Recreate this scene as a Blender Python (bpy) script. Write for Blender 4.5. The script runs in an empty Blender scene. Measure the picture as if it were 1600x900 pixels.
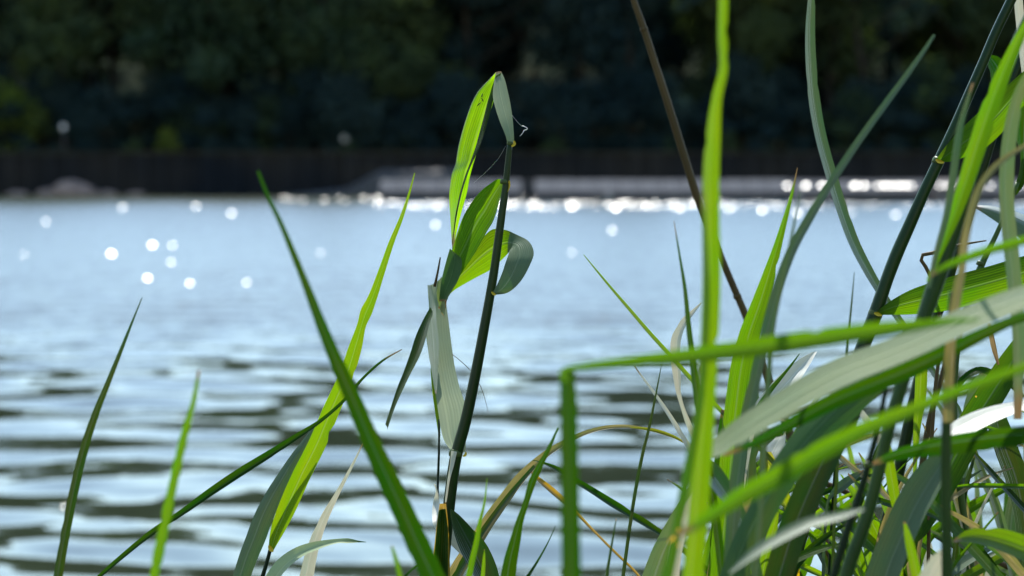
import bpy, math, random
import numpy as np
from mathutils import Vector, Matrix
random.seed(7); rng = np.random.default_rng(7)
scene = bpy.context.scene
C = scene.collection
R = math.radians

# ------------------------------------------------------------------ camera
F = 3111.0                       # focal length in photo pixels (1600 wide)
CAMH = 1.5
PITCH = math.atan(175.0 / F)
cam_d = bpy.data.cameras.new('camera'); cam = bpy.data.objects.new('camera', cam_d); C.objects.link(cam)
cam.location = (0, 0, CAMH); cam.rotation_euler = (R(90) - PITCH, 0, 0)
cam_d.sensor_width = 36; cam_d.lens = 70; cam_d.clip_start = 0.05; cam_d.clip_end = 5000
cam_d.dof.use_dof = True; cam_d.dof.focus_distance = 1.60; cam_d.dof.aperture_fstop = 6.9
scene.camera = cam
# ------------------------------------------------------------------ light
SUN_EL, SUN_AZ = R(55), R(-7)    # azimuth from +Y, positive to the right
w = bpy.data.worlds.new('World'); scene.world = w; w.use_nodes = True
nt = w.node_tree; nt.nodes.clear()
sky = nt.nodes.new('ShaderNodeTexSky'); sky.sky_type = 'NISHITA'; sky.sun_disc = False
sky.sun_elevation = SUN_EL; sky.sun_rotation = SUN_AZ; sky.air_density = 1.6; sky.dust_density = 0.25; sky.ozone_density = 2.2
bg = nt.nodes.new('ShaderNodeBackground'); bg.inputs['Strength'].default_value = 0.15
wo = nt.nodes.new('ShaderNodeOutputWorld'); nt.links.new(sky.outputs[0], bg.inputs[0]); nt.links.new(bg.outputs[0], wo.inputs[0])
sd = bpy.data.lights.new('sun', 'SUN'); sd.energy = 4.6; sd.angle = R(0.53); sd.color = (1, 0.965, 0.9)
sun = bpy.data.objects.new('sun', sd); C.objects.link(sun); sun.location = (-4, 10, 30)
SUNV = Vector((math.sin(SUN_AZ) * math.cos(SUN_EL), math.cos(SUN_AZ) * math.cos(SUN_EL), math.sin(SUN_EL)))
sun.rotation_euler = SUNV.to_track_quat('Z', 'Y').to_euler()
scene.view_settings.view_transform = 'Standard'; scene.view_settings.look = 'None'
scene.view_settings.exposure = 1.3; scene.view_settings.gamma = 1.0
scene.render.engine = 'CYCLES'
scene.cycles.use_denoising = True
scene.cycles.max_bounces = 8; scene.cycles.sample_clamp_indirect = 4.0

# ------------------------------------------------------------------ helpers
FW = Vector((0, math.cos(PITCH), -math.sin(PITCH))); UPV = Vector((0, math.sin(PITCH), math.cos(PITCH))); RT = Vector((1, 0, 0))
CP = Vector((0, 0, CAMH))
def P(px, py, d):
    px, py, d = float(px), float(py), float(d)
    return CP + d * (FW + RT * ((px - 800) / F) + UPV * (-(py - 450) / F))
def at(px, py, Y):                # point at world depth Y seen at a pixel
    r = FW + RT * ((px - 800) / F) + UPV * (-(py - 450) / F)
    return CP + r * (Y / r.y)
def link(name, me, mat=None, parent=None):
    o = bpy.data.objects.new(name, me); C.objects.link(o)
    if mat is not None and me is not None: me.materials.append(mat)
    if parent is not None: o.parent = parent
    return o
def tag(o, label=None, cat=None, group=None, kind=None):
    if label: o['label'] = label
    if cat: o['category'] = cat
    if group: o['group'] = group
    if kind: o['kind'] = kind
    return o
def mesh(name, v, f, uv=None, smooth=True):
    me = bpy.data.meshes.new(name); me.from_pydata([tuple(x) for x in v], [], f)
    if uv is not None:
        l = me.uv_layers.new(name='UVMap')
        idx = np.empty(len(me.loops), dtype=np.int32); me.loops.foreach_get('vertex_index', idx)
        l.data.foreach_set('uv', np.asarray(uv, dtype=np.float32)[idx].ravel())
    if smooth: me.polygons.foreach_set('use_smooth', [True] * len(me.polygons))
    me.update(); return me
def fast_mesh(name, verts, faces, smooth=False):      # numpy quads
    me = bpy.data.meshes.new(name); n = len(faces)
    me.vertices.add(len(verts)); me.vertices.foreach_set('co', verts.astype(np.float32).ravel())
    me.loops.add(n * 4); me.loops.foreach_set('vertex_index', faces.astype(np.int32).ravel())
    me.polygons.add(n); me.polygons.foreach_set('loop_start', np.arange(0, n * 4, 4, dtype=np.int32))
    me.polygons.foreach_set('loop_total', np.full(n, 4, dtype=np.int32))
    if smooth: me.polygons.foreach_set('use_smooth', np.ones(n, dtype=bool))
    me.update(calc_edges=True); me.validate(); return me
def cr(pts, n):                   # Catmull-Rom through rows of numbers, n samples
    A = np.array(pts, float); k = len(A)
    A = np.vstack([2 * A[0] - A[1], A, 2 * A[-1] - A[-2]])
    seg = np.linalg.norm(np.diff(A[1:-1, :2], axis=0), axis=1); cum = np.concatenate([[0], np.cumsum(np.maximum(seg, 1e-6))])
    out = []
    for s in np.linspace(0, cum[-1], n):
        i = min(max(np.searchsorted(cum, s, side='right') - 1, 0), k - 2); t = (s - cum[i]) / (cum[i + 1] - cum[i])
        p0, p1, p2, p3 = A[i], A[i + 1], A[i + 2], A[i + 3]
        # non-uniform friendly: limit tangents by neighbour lengths
        l0 = max(cum[i] - cum[i - 1], 1e-6) if i > 0 else cum[i + 1] - cum[i]; l1 = cum[i + 1] - cum[i]
        l2 = max(cum[i + 2] - cum[i + 1], 1e-6) if i < k - 2 else l1
        m1 = ((p1 - p0) / l0 * l1 + (p2 - p1) / l1 * l0) / (l0 + l1) * l1
        m2 = ((p2 - p1) / l1 * l2 + (p3 - p2) / l2 * l1) / (l1 + l2) * l1
        h = t * t; c = h * t
        out.append((2 * c - 3 * h + 1) * p1 + (c - 2 * h + t) * m1 + (-2 * c + 3 * h) * p2 + (c - h) * m2)
    return np.array(out)

# ------------------------------------------------------------------ materials
def newmat(name):
    m = bpy.data.materials.new(name); m.use_nodes = True; m.node_tree.nodes.clear()
    return m, m.node_tree
class G:                          # tiny node-graph helper
    def __init__(s, nt): s.nt = nt
    def n(s, t, **k):
        o = s.nt.nodes.new(t)
        for a, b in k.items(): setattr(o, a, b)
        return o
    def l(s, a, b): s.nt.links.new(a, b)
    def math(s, op, a, b=None, c=None):
        o = s.n('ShaderNodeMath', operation=op)
        for i, x in enumerate((a, b, c)):
            if x is None: continue
            if isinstance(x, (int, float)): o.inputs[i].default_value = x
            else: s.l(x, o.inputs[i])
        return o.outputs[0]
    def mix(s, f, a, b):
        o = s.n('ShaderNodeMix', data_type='RGBA')
        for i, x in ((0, f), (6, a), (7, b)):
            if isinstance(x, (int, float)): o.inputs[i].default_value = x
            elif isinstance(x, tuple): o.inputs[i].default_value = (*x, 1)
            else: s.l(x, o.inputs[i])
        return o.outputs[2]
    def ramp(s, f, stops):
        o = s.n('ShaderNodeValToRGB'); e = o.color_ramp.elements
        while len(e) < len(stops): e.new(0.5)
        for k, (p, c) in enumerate(stops): e[k].position = p; e[k].color = (c, c, c, 1) if not isinstance(c, tuple) else (*c, 1)
        s.l(f, o.inputs[0]); return o.outputs[0]
_mc = {}
def leafmat(name, refl, trans, gloss=0.5, rough=0.38, vein=0.5, dry=0.0, spots=0.0, tipc=None):
    """thin leaf: waxy reflectance, coloured transmission, parallel veins along V; U runs across"""
    if name in _mc: return _mc[name]
    m, nt = newmat(name); g = G(nt)
    uv = g.n('ShaderNodeUVMap'); sep = g.n('ShaderNodeSeparateXYZ'); g.l(uv.outputs[0], sep.inputs[0])
    u, v = sep.outputs[0], sep.outputs[1]
    oi = g.n('ShaderNodeObjectInfo')
    cb = g.n('ShaderNodeCombineXYZ'); g.l(g.math('MULTIPLY', u, 22.0), cb.inputs[0]); g.l(g.math('MULTIPLY', v, 7.0), cb.inputs[1]); g.l(g.math('MULTIPLY', oi.outputs['Random'], 37.0), cb.inputs[2])
    st = g.n('ShaderNodeTexNoise'); st.inputs['Scale'].default_value = 1.0; st.inputs['Detail'].default_value = 3; g.l(cb.outputs[0], st.inputs['Vector'])
    fine = g.math('SINE', g.math('MULTIPLY', u, 2 * math.pi * 13))
    ve = g.math('ADD', g.math('MULTIPLY', fine, 0.30), g.math('MULTIPLY', g.math('SUBTRACT', st.outputs[0], 0.5), 2.2))
    mid = g.math('POWER', g.math('SUBTRACT', 1.0, g.math('MINIMUM', g.math('MULTIPLY', g.math('ABSOLUTE', g.math('SUBTRACT', u, 0.5)), 22.0), 1.0)), 1.0)
    fac = g.math('ADD', 1.0, g.math('MULTIPLY', ve, 0.30 * vein))
    # slow mottling
    cb2 = g.n('ShaderNodeCombineXYZ'); g.l(g.math('MULTIPLY', u, 1.6), cb2.inputs[0]); g.l(g.math('MULTIPLY', v, 22.0), cb2.inputs[1]); g.l(g.math('MULTIPLY', oi.outputs['Random'], 91.0), cb2.inputs[2])
    mo = g.n('ShaderNodeTexNoise'); mo.inputs['Scale'].default_value = 1.0; mo.inputs['Detail'].default_value = 4; g.l(cb2.outputs[0], mo.inputs['Vector'])
    mot = g.ramp(mo.outputs[0], [(0.3, 0.0), (0.7, 1.0)])
    warm = (min(trans[0] * 1.45 + 0.02, 1), trans[1] * 1.02, trans[2])
    tc = g.mix(g.math('MULTIPLY', mot, 0.55), trans, warm)
    rc = g.mix(g.math('MULTIPLY', mot, 0.4), refl, (refl[0] * 1.25, refl[1] * 1.1, refl[2] * 0.85))
    if dry > 0:
        k = g.ramp(mo.outputs[0], [(0.55 - 0.25 * dry, 0.0), (0.72 - 0.25 * dry, 1.0)])
        tc = g.mix(g.math('MULTIPLY', k, dry), tc, (0.16, 0.11, 0.035)); rc = g.mix(g.math('MULTIPLY', k, dry), rc, (0.20, 0.155, 0.08))
    if spots > 0:
        tx = g.n('ShaderNodeTexCoord'); vo = g.n('ShaderNodeTexVoronoi'); vo.inputs['Scale'].default_value = 170; g.l(tx.outputs['Object'], vo.inputs['Vector'])
        n3 = g.n('ShaderNodeTexNoise'); n3.inputs['Scale'].default_value = 30; g.l(tx.outputs['Object'], n3.inputs['Vector'])
        sp = g.math('MULTIPLY', g.math('LESS_THAN', vo.outputs['Distance'], 0.23), g.math('GREATER_THAN', n3.outputs[0], 0.58))
        tc = g.mix(g.math('MULTIPLY', sp, spots), tc, (0.30, 0.16, 0.01)); rc = g.mix(g.math('MULTIPLY', sp, spots), rc, (0.4, 0.22, 0.05))
    if tipc is not None:           # colour of the last stretch before the tip (third UV-like attribute is baked as attribute 'tipness')
        a = g.n('ShaderNodeAttribute', attribute_name='tipness')
        k = g.ramp(a.outputs['Fac'], [(0.80, 0.0), (0.97, 1.0)])
        tc = g.mix(k, tc, tipc); rc = g.mix(k, rc, (tipc[0] * .7, tipc[1] * .7, tipc[2] * .7))
    else:
        a = g.n('ShaderNodeAttribute', attribute_name='tipness')
        k = g.math('MULTIPLY', g.ramp(g.math('ADD', a.outputs['Fac'], g.math('MULTIPLY', g.math('SUBTRACT', st.outputs[0], 0.5), 0.06)), [(0.945, 0.0), (0.975, 1.0)]), g.math('GREATER_THAN', oi.outputs['Random'], 0.45))
        tc = g.mix(k, tc, (0.07, 0.04, 0.012)); rc = g.mix(k, rc, (0.10, 0.07, 0.04))
    sc_t = g.n('ShaderNodeVectorMath', operation='SCALE'); g.l(tc, sc_t.inputs[0]); g.l(fac, sc_t.inputs['Scale'])
    sc_r = g.n('ShaderNodeVectorMath', operation='SCALE'); g.l(rc, sc_r.inputs[0]); g.l(g.math('ADD', 1.0, g.math('MULTIPLY', ve, 0.12 * vein)), sc_r.inputs['Scale'])
    tcol = g.mix(g.math('MULTIPLY', mid, 0.5), sc_t.outputs[0], (trans[0] * 1.5 + .04, trans[1] * 1.05 + .03, trans[2] + .05))
    rcol = g.mix(g.math('MULTIPLY', mid, 0.5), sc_r.outputs[0], (refl[0] * 1.5, refl[1] * 1.4, refl[2] * 1.2))
    bump = g.n('ShaderNodeBump'); bump.inputs['Strength'].default_value = 0.35; bump.inputs['Distance'].default_value = 0.0004
    g.l(g.math('ADD', g.math('MULTIPLY', ve, 1.0), g.math('MULTIPLY', mid, -2.0)), bump.inputs['Height'])
    di = g.n('ShaderNodeBsdfDiffuse'); g.l(rcol, di.inputs[0]); g.l(bump.outputs[0], di.inputs['Normal'])
    tr = g.n('ShaderNodeBsdfTranslucent'); g.l(tcol, tr.inputs[0]); g.l(bump.outputs[0], tr.inputs['Normal'])
    ad = g.n('ShaderNodeAddShader'); g.l(di.outputs[0], ad.inputs[0]); g.l(tr.outputs[0], ad.inputs[1])
    gl = g.n('ShaderNodeBsdfGlossy'); gl.inputs['Roughness'].default_value = rough; g.l(bump.outputs[0], gl.inputs['Normal'])
    fr = g.n('ShaderNodeFresnel'); fr.inputs['IOR'].default_value = 1.42; g.l(bump.outputs[0], fr.inputs['Normal'])
    mx = g.n('ShaderNodeMixShader'); g.l(g.math('MINIMUM', g.math('MULTIPLY', fr.outputs[0], gloss * 1.6), 0.5), mx.inputs[0]); g.l(ad.outputs[0], mx.inputs[1]); g.l(gl.outputs[0], mx.inputs[2])
    out = g.n('ShaderNodeOutputMaterial'); g.l(mx.outputs[0], out.inputs[0])
    _mc[name] = m; return m
M = {}
M['bright']  = leafmat('leaf_bright', (0.012, 0.028, 0.005), (0.070, 0.145, 0.0004), gloss=0.06, vein=0.9)
M['hero']    = leafmat('leaf_backlit', (0.010, 0.026, 0.003), (0.145, 0.31, 0.0005), gloss=0.05, vein=1.8)
M['vivid']   = leafmat('leaf_vivid', (0.010, 0.024, 0.004), (0.068, 0.150, 0.0005), gloss=0.06, vein=1.2)
M['green']   = leafmat('leaf_green', (0.003, 0.012, 0.0015), (0.005, 0.036, 0.0002), gloss=0.045)
M['fresh']   = leafmat('leaf_fresh', (0.006, 0.018, 0.002), (0.042, 0.118, 0.0004), gloss=0.06, vein=1.4)
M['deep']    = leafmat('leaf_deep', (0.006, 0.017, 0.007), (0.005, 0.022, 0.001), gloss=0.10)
M['speck']   = leafmat('leaf_speckled', (0.005, 0.015, 0.003), (0.016, 0.060, 0.0006), gloss=0.06, vein=1.0, spots=0.9)
M['blue']    = leafmat('leaf_blue_green', (0.026, 0.058, 0.022), (0.006, 0.026, 0.001), gloss=0.10, rough=0.5, vein=0.9)
M['grey']    = leafmat('leaf_glaucous', (0.050, 0.075, 0.048), (0.006, 0.024, 0.002), gloss=0.12, rough=0.5, vein=1.0)
M['greyL']   = leafmat('leaf_glaucous_light', (0.105, 0.130, 0.083), (0.02, 0.045, 0.005), gloss=0.06, rough=0.6, vein=0.8)
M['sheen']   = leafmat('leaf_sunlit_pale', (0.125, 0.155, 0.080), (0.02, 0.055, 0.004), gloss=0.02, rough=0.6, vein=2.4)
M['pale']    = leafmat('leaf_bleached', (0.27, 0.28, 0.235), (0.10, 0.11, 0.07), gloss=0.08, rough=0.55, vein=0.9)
M['straw']   = leafmat('leaf_straw', (0.085, 0.08, 0.04), (0.06, 0.062, 0.012), gloss=0.1, vein=2.4, dry=0.5)
M['yellow']  = leafmat('leaf_yellowing', (0.03, 0.04, 0.004), (0.11, 0.15, 0.001), gloss=0.1, vein=0.7, dry=0.3, tipc=(0.36, 0.22, 0.004))
M['rust']    = leafmat('leaf_rusty', (0.05, 0.04, 0.006), (0.14, 0.09, 0.001), gloss=0.1, vein=0.9, dry=0.5)
M['brown']   = leafmat('leaf_brown', (0.045, 0.03, 0.014), (0.022, 0.013, 0.004), gloss=0.1, vein=1.0, dry=0.5)
M['darktip'] = leafmat('leaf_dark_tipped', (0.15, 0.19, 0.12), (0.07, 0.11, 0.03), gloss=0.08, vein=0.8, tipc=(0.008, 0.04, 0.004))
def stemmat(name, col, col2, rough=0.38, spec=0.5):
    m, nt = newmat(name); g = G(nt)
    uv = g.n('ShaderNodeUVMap'); mp = g.n('ShaderNodeMapping'); mp.inputs['Scale'].default_value = (30, 6, 1); g.l(uv.outputs[0], mp.inputs[0])
    no = g.n('ShaderNodeTexNoise'); no.inputs['Scale'].default_value = 1; no.inputs['Detail'].default_value = 4; g.l(mp.outputs[0], no.inputs['Vector'])
    tx = g.n('ShaderNodeTexCoord'); n2 = g.n('ShaderNodeTexNoise'); n2.inputs['Scale'].default_value = 9; n2.inputs['Detail'].default_value = 3; g.l(tx.outputs['Object'], n2.inputs['Vector'])
    k = g.math('ADD', g.math('MULTIPLY', no.outputs[0], 0.5), g.math('MULTIPLY', n2.outputs[0], 0.5))
    c = g.mix(g.ramp(k, [(0.38, 0.0), (0.62, 1.0)]), col, col2)
    b = g.n('ShaderNodeBsdfPrincipled'); g.l(c, b.inputs['Base Color']); b.inputs['Roughness'].default_value = rough; b.inputs['Specular IOR Level'].default_value = spec
    bu = g.n('ShaderNodeBump'); bu.inputs['Strength'].default_value = 0.3; bu.inputs['Distance'].default_value = 0.0003; g.l(no.outputs[0], bu.inputs['Height']); g.l(bu.outputs[0], b.inputs['Normal'])
    b.inputs['Subsurface Weight'].default_value = 0.25; b.inputs['Subsurface Radius'].default_value = (0.003, 0.006, 0.001)
    out = g.n('ShaderNodeOutputMaterial'); g.l(b.outputs[0], out.inputs[0]); return m
M['stem'] = stemmat('stem_green', (0.0025, 0.011, 0.002), (0.009, 0.028, 0.004), rough=0.3, spec=0.12)
M['stemM'] = stemmat('stem_mid_green', (0.008, 0.027, 0.005), (0.024, 0.056, 0.010), rough=0.35, spec=0.12)
M['stemL'] = stemmat('stem_light', (0.025, 0.055, 0.012), (0.04, 0.075, 0.016), spec=0.12)
M['stemD'] = stemmat('stem_dark', (0.003, 0.010, 0.004), (0.007, 0.019, 0.006), spec=0.08)
M['stemB'] = stemmat('stem_dry', (0.038, 0.026, 0.010), (0.075, 0.052, 0.020), rough=0.5, spec=0.08)
M['node'] = stemmat('stem_node', (0.42, 0.27, 0.01), (0.28, 0.25, 0.02), rough=0.4, spec=0.2)
M['nodeG'] = stemmat('stem_node_green', (0.02, 0.045, 0.010), (0.05, 0.065, 0.015), rough=0.4, spec=0.15)
M['rim'] = stemmat('leaf_margin', (0.16, 0.22, 0.08), (0.22, 0.28, 0.12), rough=0.35)
M['web'] = stemmat('web', (0.4, 0.4, 0.4), (0.6, 0.6, 0.6), rough=0.3)

# ------------------------------------------------------------------ plant builders
GROUND_Z = 0.30
def ground_tail(p, t, wpx):
    """continue a shoot from its last traced point down to the bank"""
    t = t.normalized()
    if t.z > -0.35: t = (t + Vector((0, 0, -0.35 - t.z))).normalized()
    q = []; pos = p.copy(); d = t.copy()
    for k in range(5):
        step = 0.07 + 0.02 * k
        if pos.z - GROUND_Z < step: break
        pos = pos + d * step; d = (d * 0.72 + Vector((0, 0, -1)) * 0.4).normalized(); q.append(pos.copy())
    pos = pos.copy(); h = pos.z - GROUND_Z + 0.05
    for k in range(1, 5): q.append(pos + Vector((d.x * h * 0.15, d.y * 0.1 * h, -h)) * (k / 4))
    return q
def dd(d): return d if d > 1.56 else 1.56 - (1.56 - d) * 1.5     # foreground shoots stand well in front of the focus
def smooth_noise(seed, n):
    r = random.Random(seed); ph = [r.uniform(0, 6.28) for _ in range(5)]
    return [sum(math.sin(i * f + p) for f, p in zip((0.13, 0.31, 0.71, 1.3, 2.6), ph)) / 5 for i in range(n)]
def ribbon(name, pts, mat, parent=None, th=0, cup=0.12, ground=False, nu=7, wav=0.018, ridge=None, label=None, d0=1.6, tipk=1.0):
    """leaf blade along traced centre points (px, py, width_px[, depth[, twist deg]]), tip first"""
    full = []
    dl = d0; tl = th
    for q in pts:
        dl = q[3] if len(q) > 3 and q[3] is not None else dl
        tl = q[4] if len(q) > 4 else tl
        full.append((q[0], q[1], q[2], dd(dl), tl))
    length = sum(math.hypot(a[0] - b[0], a[1] - b[1]) for a, b in zip(full, full[1:]))
    n = max(10, int(length / 7)); S = cr(full, n)
    pos = [P(s[0], s[1], s[3]) for s in S]; W = [float(max(s[2] * 0.84, 0.6) * s[3] / F) for s in S]; TH = [R(float(s[4])) for s in S]
    tip = [(1 - i / (n - 1)) * tipk for i in range(n)]
    nvis = n
    if ground:
        q = ground_tail(pos[-1], pos[-1] - pos[-3], W[-1]); w0 = W[-1]; n0 = len(pos)
        for k, x in enumerate(q):
            pos.append(x); W.append(max(w0 * (1 - 0.12 * (k + 1)), min(w0, 0.005))); TH.append(TH[n0 - 1]); tip.append(0)
    n = len(pos); nz = smooth_noise(int(pts[0][0] * 31 + pts[0][1] * 17), n)
    V, UV, prev, vl = [], [], None, 0.0
    nr = random.Random(int(pts[0][0] * 7 + pts[0][1] * 13)); bite = {}
    for _ in range(max(1, int(length / 150))):            # nicks and insect bites in the margins
        if max(p_[2] for p_ in full) > 10 and nr.random() < 0.75:
            i0 = nr.randrange(2, max(3, nvis - 3)); sd_ = nr.choice((0, nu - 1)); dp = nr.uniform(0.05, 0.15)
            for q, f in ((-1, .45), (0, 1), (1, .6)): bite[(i0 + q, sd_)] = dp * f
    tipv = []
    for i in range(n):
        T = (pos[min(i + 1, n - 1)] - pos[max(i - 1, 0)]).normalized()
        vd = (pos[i] - CP).normalized(); s = T.cross(vd)
        if s.length < 1e-3: s = RT.copy()
        s.normalize()
        if prev is None:
            if (abs(s.z) > 0.45 and s.z < 0) or (abs(s.z) <= 0.45 and s.x < 0): s = -s
        elif s.dot(prev) < 0: s = -s
        prev = s.copy()
        aw = (vd - T * vd.dot(T)).normalized(); th_ = TH[i]
        ac = s * math.cos(th_) + aw * math.sin(th_); nn = ac.cross(T).normalized()
        if nn.dot(vd) < 0: nn = -nn
        wr = W[i] / max(math.cos(th_), 0.42) * (1 + wav * nz[i])
        if i: vl += (pos[i] - pos[i - 1]).length
        for j in range(nu):
            u = j / (nu - 1); a = (u - 0.5) * (1 - bite.get((i, j), 0) * 2)
            off = cup * wr * (1 - abs(2 * a) ** 1.3)
            V.append(pos[i] + ac * (a * wr) + nn * off); UV.append((u, vl)); tipv.append(tip[i])
    Fc = [(i * nu + j, i * nu + j + 1, (i + 1) * nu + j + 1, (i + 1) * nu + j) for i in range(n - 1) for j in range(nu - 1)]
    me = mesh(name, V, Fc, UV); at_ = me.attributes.new('tipness', 'FLOAT', 'POINT'); at_.data.foreach_set('value', tipv)
    o = link(name, me, mat, parent)
    if label: o['label'] = label
    return o
def strip(name, rows, mat, parent=None, mat2=None, split=None, cup=0.0, nu=9, mid=0.5, n=None, label=None, crinkle=0.0):
    """leaf from traced edge pairs (lx, ly, ld, rx, ry, rd)"""
    A = np.array(rows, float); L = sum(math.hypot(*(A[i + 1, :2] - A[i, :2])) + math.hypot(*(A[i + 1, 3:5] - A[i, 3:5])) for i in range(len(A) - 1)) / 2
    n = n or max(14, int(L / 5)); k = len(A)
    # sample by row index so corners stay where they were traced
    B = np.vstack([2 * A[0] - A[1], A, 2 * A[-1] - A[-2]]); S = []
    for s in np.linspace(0, k - 1, n):
        i = min(int(s), k - 2); t = s - i; p0, p1, p2, p3 = B[i:i + 4]
        S.append(0.5 * ((2 * p1) + (-p0 + p2) * t + (2 * p0 - 5 * p1 + 4 * p2 - p3) * t * t + (-p0 + 3 * p1 - 3 * p2 + p3) * t ** 3))
    V, UV, tv = [], [], []; vl = 0; pm = None
    for i, s in enumerate(S):
        a, b = P(*s[:3]), P(*s[3:]); m = (a + b) / 2
        if pm is not None: vl += (m - pm).length
        pm = m; wr = (b - a).length; s2 = S[min(i + 1, n - 1)]; s1 = S[max(i - 1, 0)]
        T = (P(*s2[:3]) + P(*s2[3:])) - (P(*s1[:3]) + P(*s1[3:])); nn = (b - a).cross(T)
        nn = nn.normalized() if nn.length > 1e-12 else Vector((0, 1, 0))
        if i == 0: pn = nn
        if nn.dot(pn) < 0: nn = -nn
        pn = nn
        for j in range(nu):
            u = j / (nu - 1); h = (u / mid if u < mid else (1 - u) / (1 - mid))
            c = crinkle * wr * math.sin(i * 1.7 + j * 1.1)
            V.append(a.lerp(b, u) + nn * (cup * wr * h ** 0.8 + c)); UV.append((0.5 + (u - mid) * (0.5 / max(mid, 1 - mid)), vl)); tv.append(i / (n - 1))
    Fc = [(i * nu + j, i * nu + j + 1, (i + 1) * nu + j + 1, (i + 1) * nu + j) for i in range(n - 1) for j in range(nu - 1)]
    me = mesh(name, V, Fc, UV); at_ = me.attributes.new('tipness', 'FLOAT', 'POINT'); at_.data.foreach_set('value', tv)
    o = link(name, me, mat, parent)
    if mat2 is not None:
        me.materials.append(mat2)
        for q, pl in enumerate(me.polygons): pl.material_index = 1 if (q // (nu - 1)) / (n - 1) > split else 0
    if label: o['label'] = label
    return o
def tube3(name, pos, rad, mat, parent=None, ns=10, nodes=(), label=None):
    V, UV, Fc = [], [], []; n = len(pos); ref = None; vl = 0
    for i in range(n):
        T = (pos[min(i + 1, n - 1)] - pos[max(i - 1, 0)]).normalized()
        if ref is None: ref = T.orthogonal().normalized()
        ref = (ref - T * ref.dot(T)).normalized(); bi = T.cross(ref)
        if i: vl += (pos[i] - pos[i - 1]).length
        for j in range(ns):
            a = 2 * math.pi * j / ns; V.append(pos[i] + (ref * math.cos(a) + bi * math.sin(a)) * rad[i]); UV.append((j / ns, vl))
    for i in range(n - 1):
        for j in range(ns):
            Fc.append((i * ns + j, i * ns + (j + 1) % ns, (i + 1) * ns + (j + 1) % ns, (i + 1) * ns + j))
    Fc.append(tuple(range(ns))[::-1]); Fc.append(tuple((n - 1) * ns + j for j in range(ns)))
    o = link(name, mesh(name, V, Fc, UV), mat, parent)
    if label: o['label'] = label
    return o
def stem(name, pts, mat, parent=None, d0=1.6, ground=False, ns=10, label=None):
    """round stem along traced points (px, py, width_px[, depth]) listed top first"""
    full = []; dl = d0
    for q in pts:
        dl = q[3] if len(q) > 3 else dl
        full.append((q[0], q[1], q[2], dd(dl)))
    length = sum(math.hypot(a[0] - b[0], a[1] - b[1]) for a, b in zip(full, full[1:]))
    n = max(8, int(length / 12)); S = cr(full, n)
    pos = [P(s[0], s[1], s[3]) for s in S]; rad = [float(s[2]) * float(s[3]) / F / 2 for s in S]
    if ground:
        q = ground_tail(pos[-1], pos[-1] - pos[-3], 0); r0 = rad[-1]
        for k, x in enumerate(q): pos.append(x); rad.append(max(r0 * (1 + 0.03 * k), 0.0012))
    return tube3(name, pos, rad, mat, parent, ns, label=label)
def node_ring(px, py, wpx, d, parent, tilt=0.0, mat='nodeG'):
    d = dd(d)
    c = P(px, py, d); r = wpx * d / F / 2; a = Vector((math.sin(tilt), 0, math.cos(tilt)))
    return tube3('node', [c - a * r * 0.6, c - a * r * 0.25, c + a * r * 0.25, c + a * r * 0.6], [r * 0.98, r * 1.10, r * 1.08, r * 0.94], M[mat], parent, 12)
def collar(pts, parent, d0=1.6, w=None):
    return ribbon('ligule', pts, M['node'], parent, d0=d0, nu=5, cup=0.3)
def root(name, px, py, d, label, cat, group=None):
    p = P(px, py, d); o = bpy.data.objects.new(name, None); C.objects.link(o); o.empty_display_size = 0.02
    tag(o, label, cat, group); ROOTS.append((o, Vector((p.x, p.y, GROUND_Z)))); return o
ROOTS = []
def lone(name, label, pts, mat, **k):       # a blade that is a thing of its own, rooted on the bank
    cat = k.pop('cat', 'reed shoot'); grp = k.pop('group', None); gr = k.pop('ground', True)
    o = ribbon(name, pts, M[mat], ground=gr, **k)
    p = o.data.vertices[len(o.data.vertices) - 4].co.copy(); p.z = GROUND_Z if gr else p.z
    o.data.transform(Matrix.Translation(-p)); o.location = p
    tag(o, label, cat, grp); return o
# ================================================================== the setting
def simple(name, col, rough=0.8, col2=None, scale=1.0, bump=0.0, coords='Object', spec=0.3):
    m, nt = newmat(name); g = G(nt)
    tx = g.n('ShaderNodeTexCoord'); no = g.n('ShaderNodeTexNoise'); no.inputs['Scale'].default_value = scale; no.inputs['Detail'].default_value = 6
    g.l(tx.outputs[coords], no.inputs['Vector'])
    c = g.mix(g.ramp(no.outputs[0], [(0.35, 0.0), (0.65, 1.0)]), col, col2 or col)
    b = g.n('ShaderNodeBsdfPrincipled'); g.l(c, b.inputs['Base Color']); b.inputs['Roughness'].default_value = rough; b.inputs['Specular IOR Level'].default_value = spec
    if bump:
        bu = g.n('ShaderNodeBump'); bu.inputs['Distance'].default_value = bump; g.l(no.outputs[0], bu.inputs['Height']); g.l(bu.outputs[0], b.inputs['Normal'])
    out = g.n('ShaderNodeOutputMaterial'); g.l(b.outputs[0], out.inputs[0]); return m
# ---- water: swell and wavelets as real relief, finer ripples in the surface normal
def wave_params():
    r = random.Random(14); out = []
    for lo, hi, k, sl in ((0.8, 1.45, 20, 0.050), (0.38, 0.7, 18, 0.035), (0.16, 0.36, 14, 0.011)):
        for _ in range(k):
            lam = r.uniform(lo, hi); a = r.gauss(0, R(27)) + R(5); kk = 2 * math.pi / lam
            out.append((kk * math.sin(a), kk * math.cos(a), sl / kk / math.sqrt(k) * 1.41, r.uniform(0, 6.28)))
    return out
WP = wave_params()
def wave_h(x, y):
    h = np.zeros_like(x); wx = x + 0.35 * np.sin(y * 0.9 + x * 0.23) ; wy = y + 0.25 * np.sin(x * 0.7)
    for kx, ky, a, p in WP: h += a * np.sin(kx * wx + ky * wy + p)
    fade = np.interp(y, [0, 14.5, 23, 60, 120], [1, 1, 0.5, 0.25, 0])
    return h * fade * WAVE
WAVE = 1.1
ys = [2.4]
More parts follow.
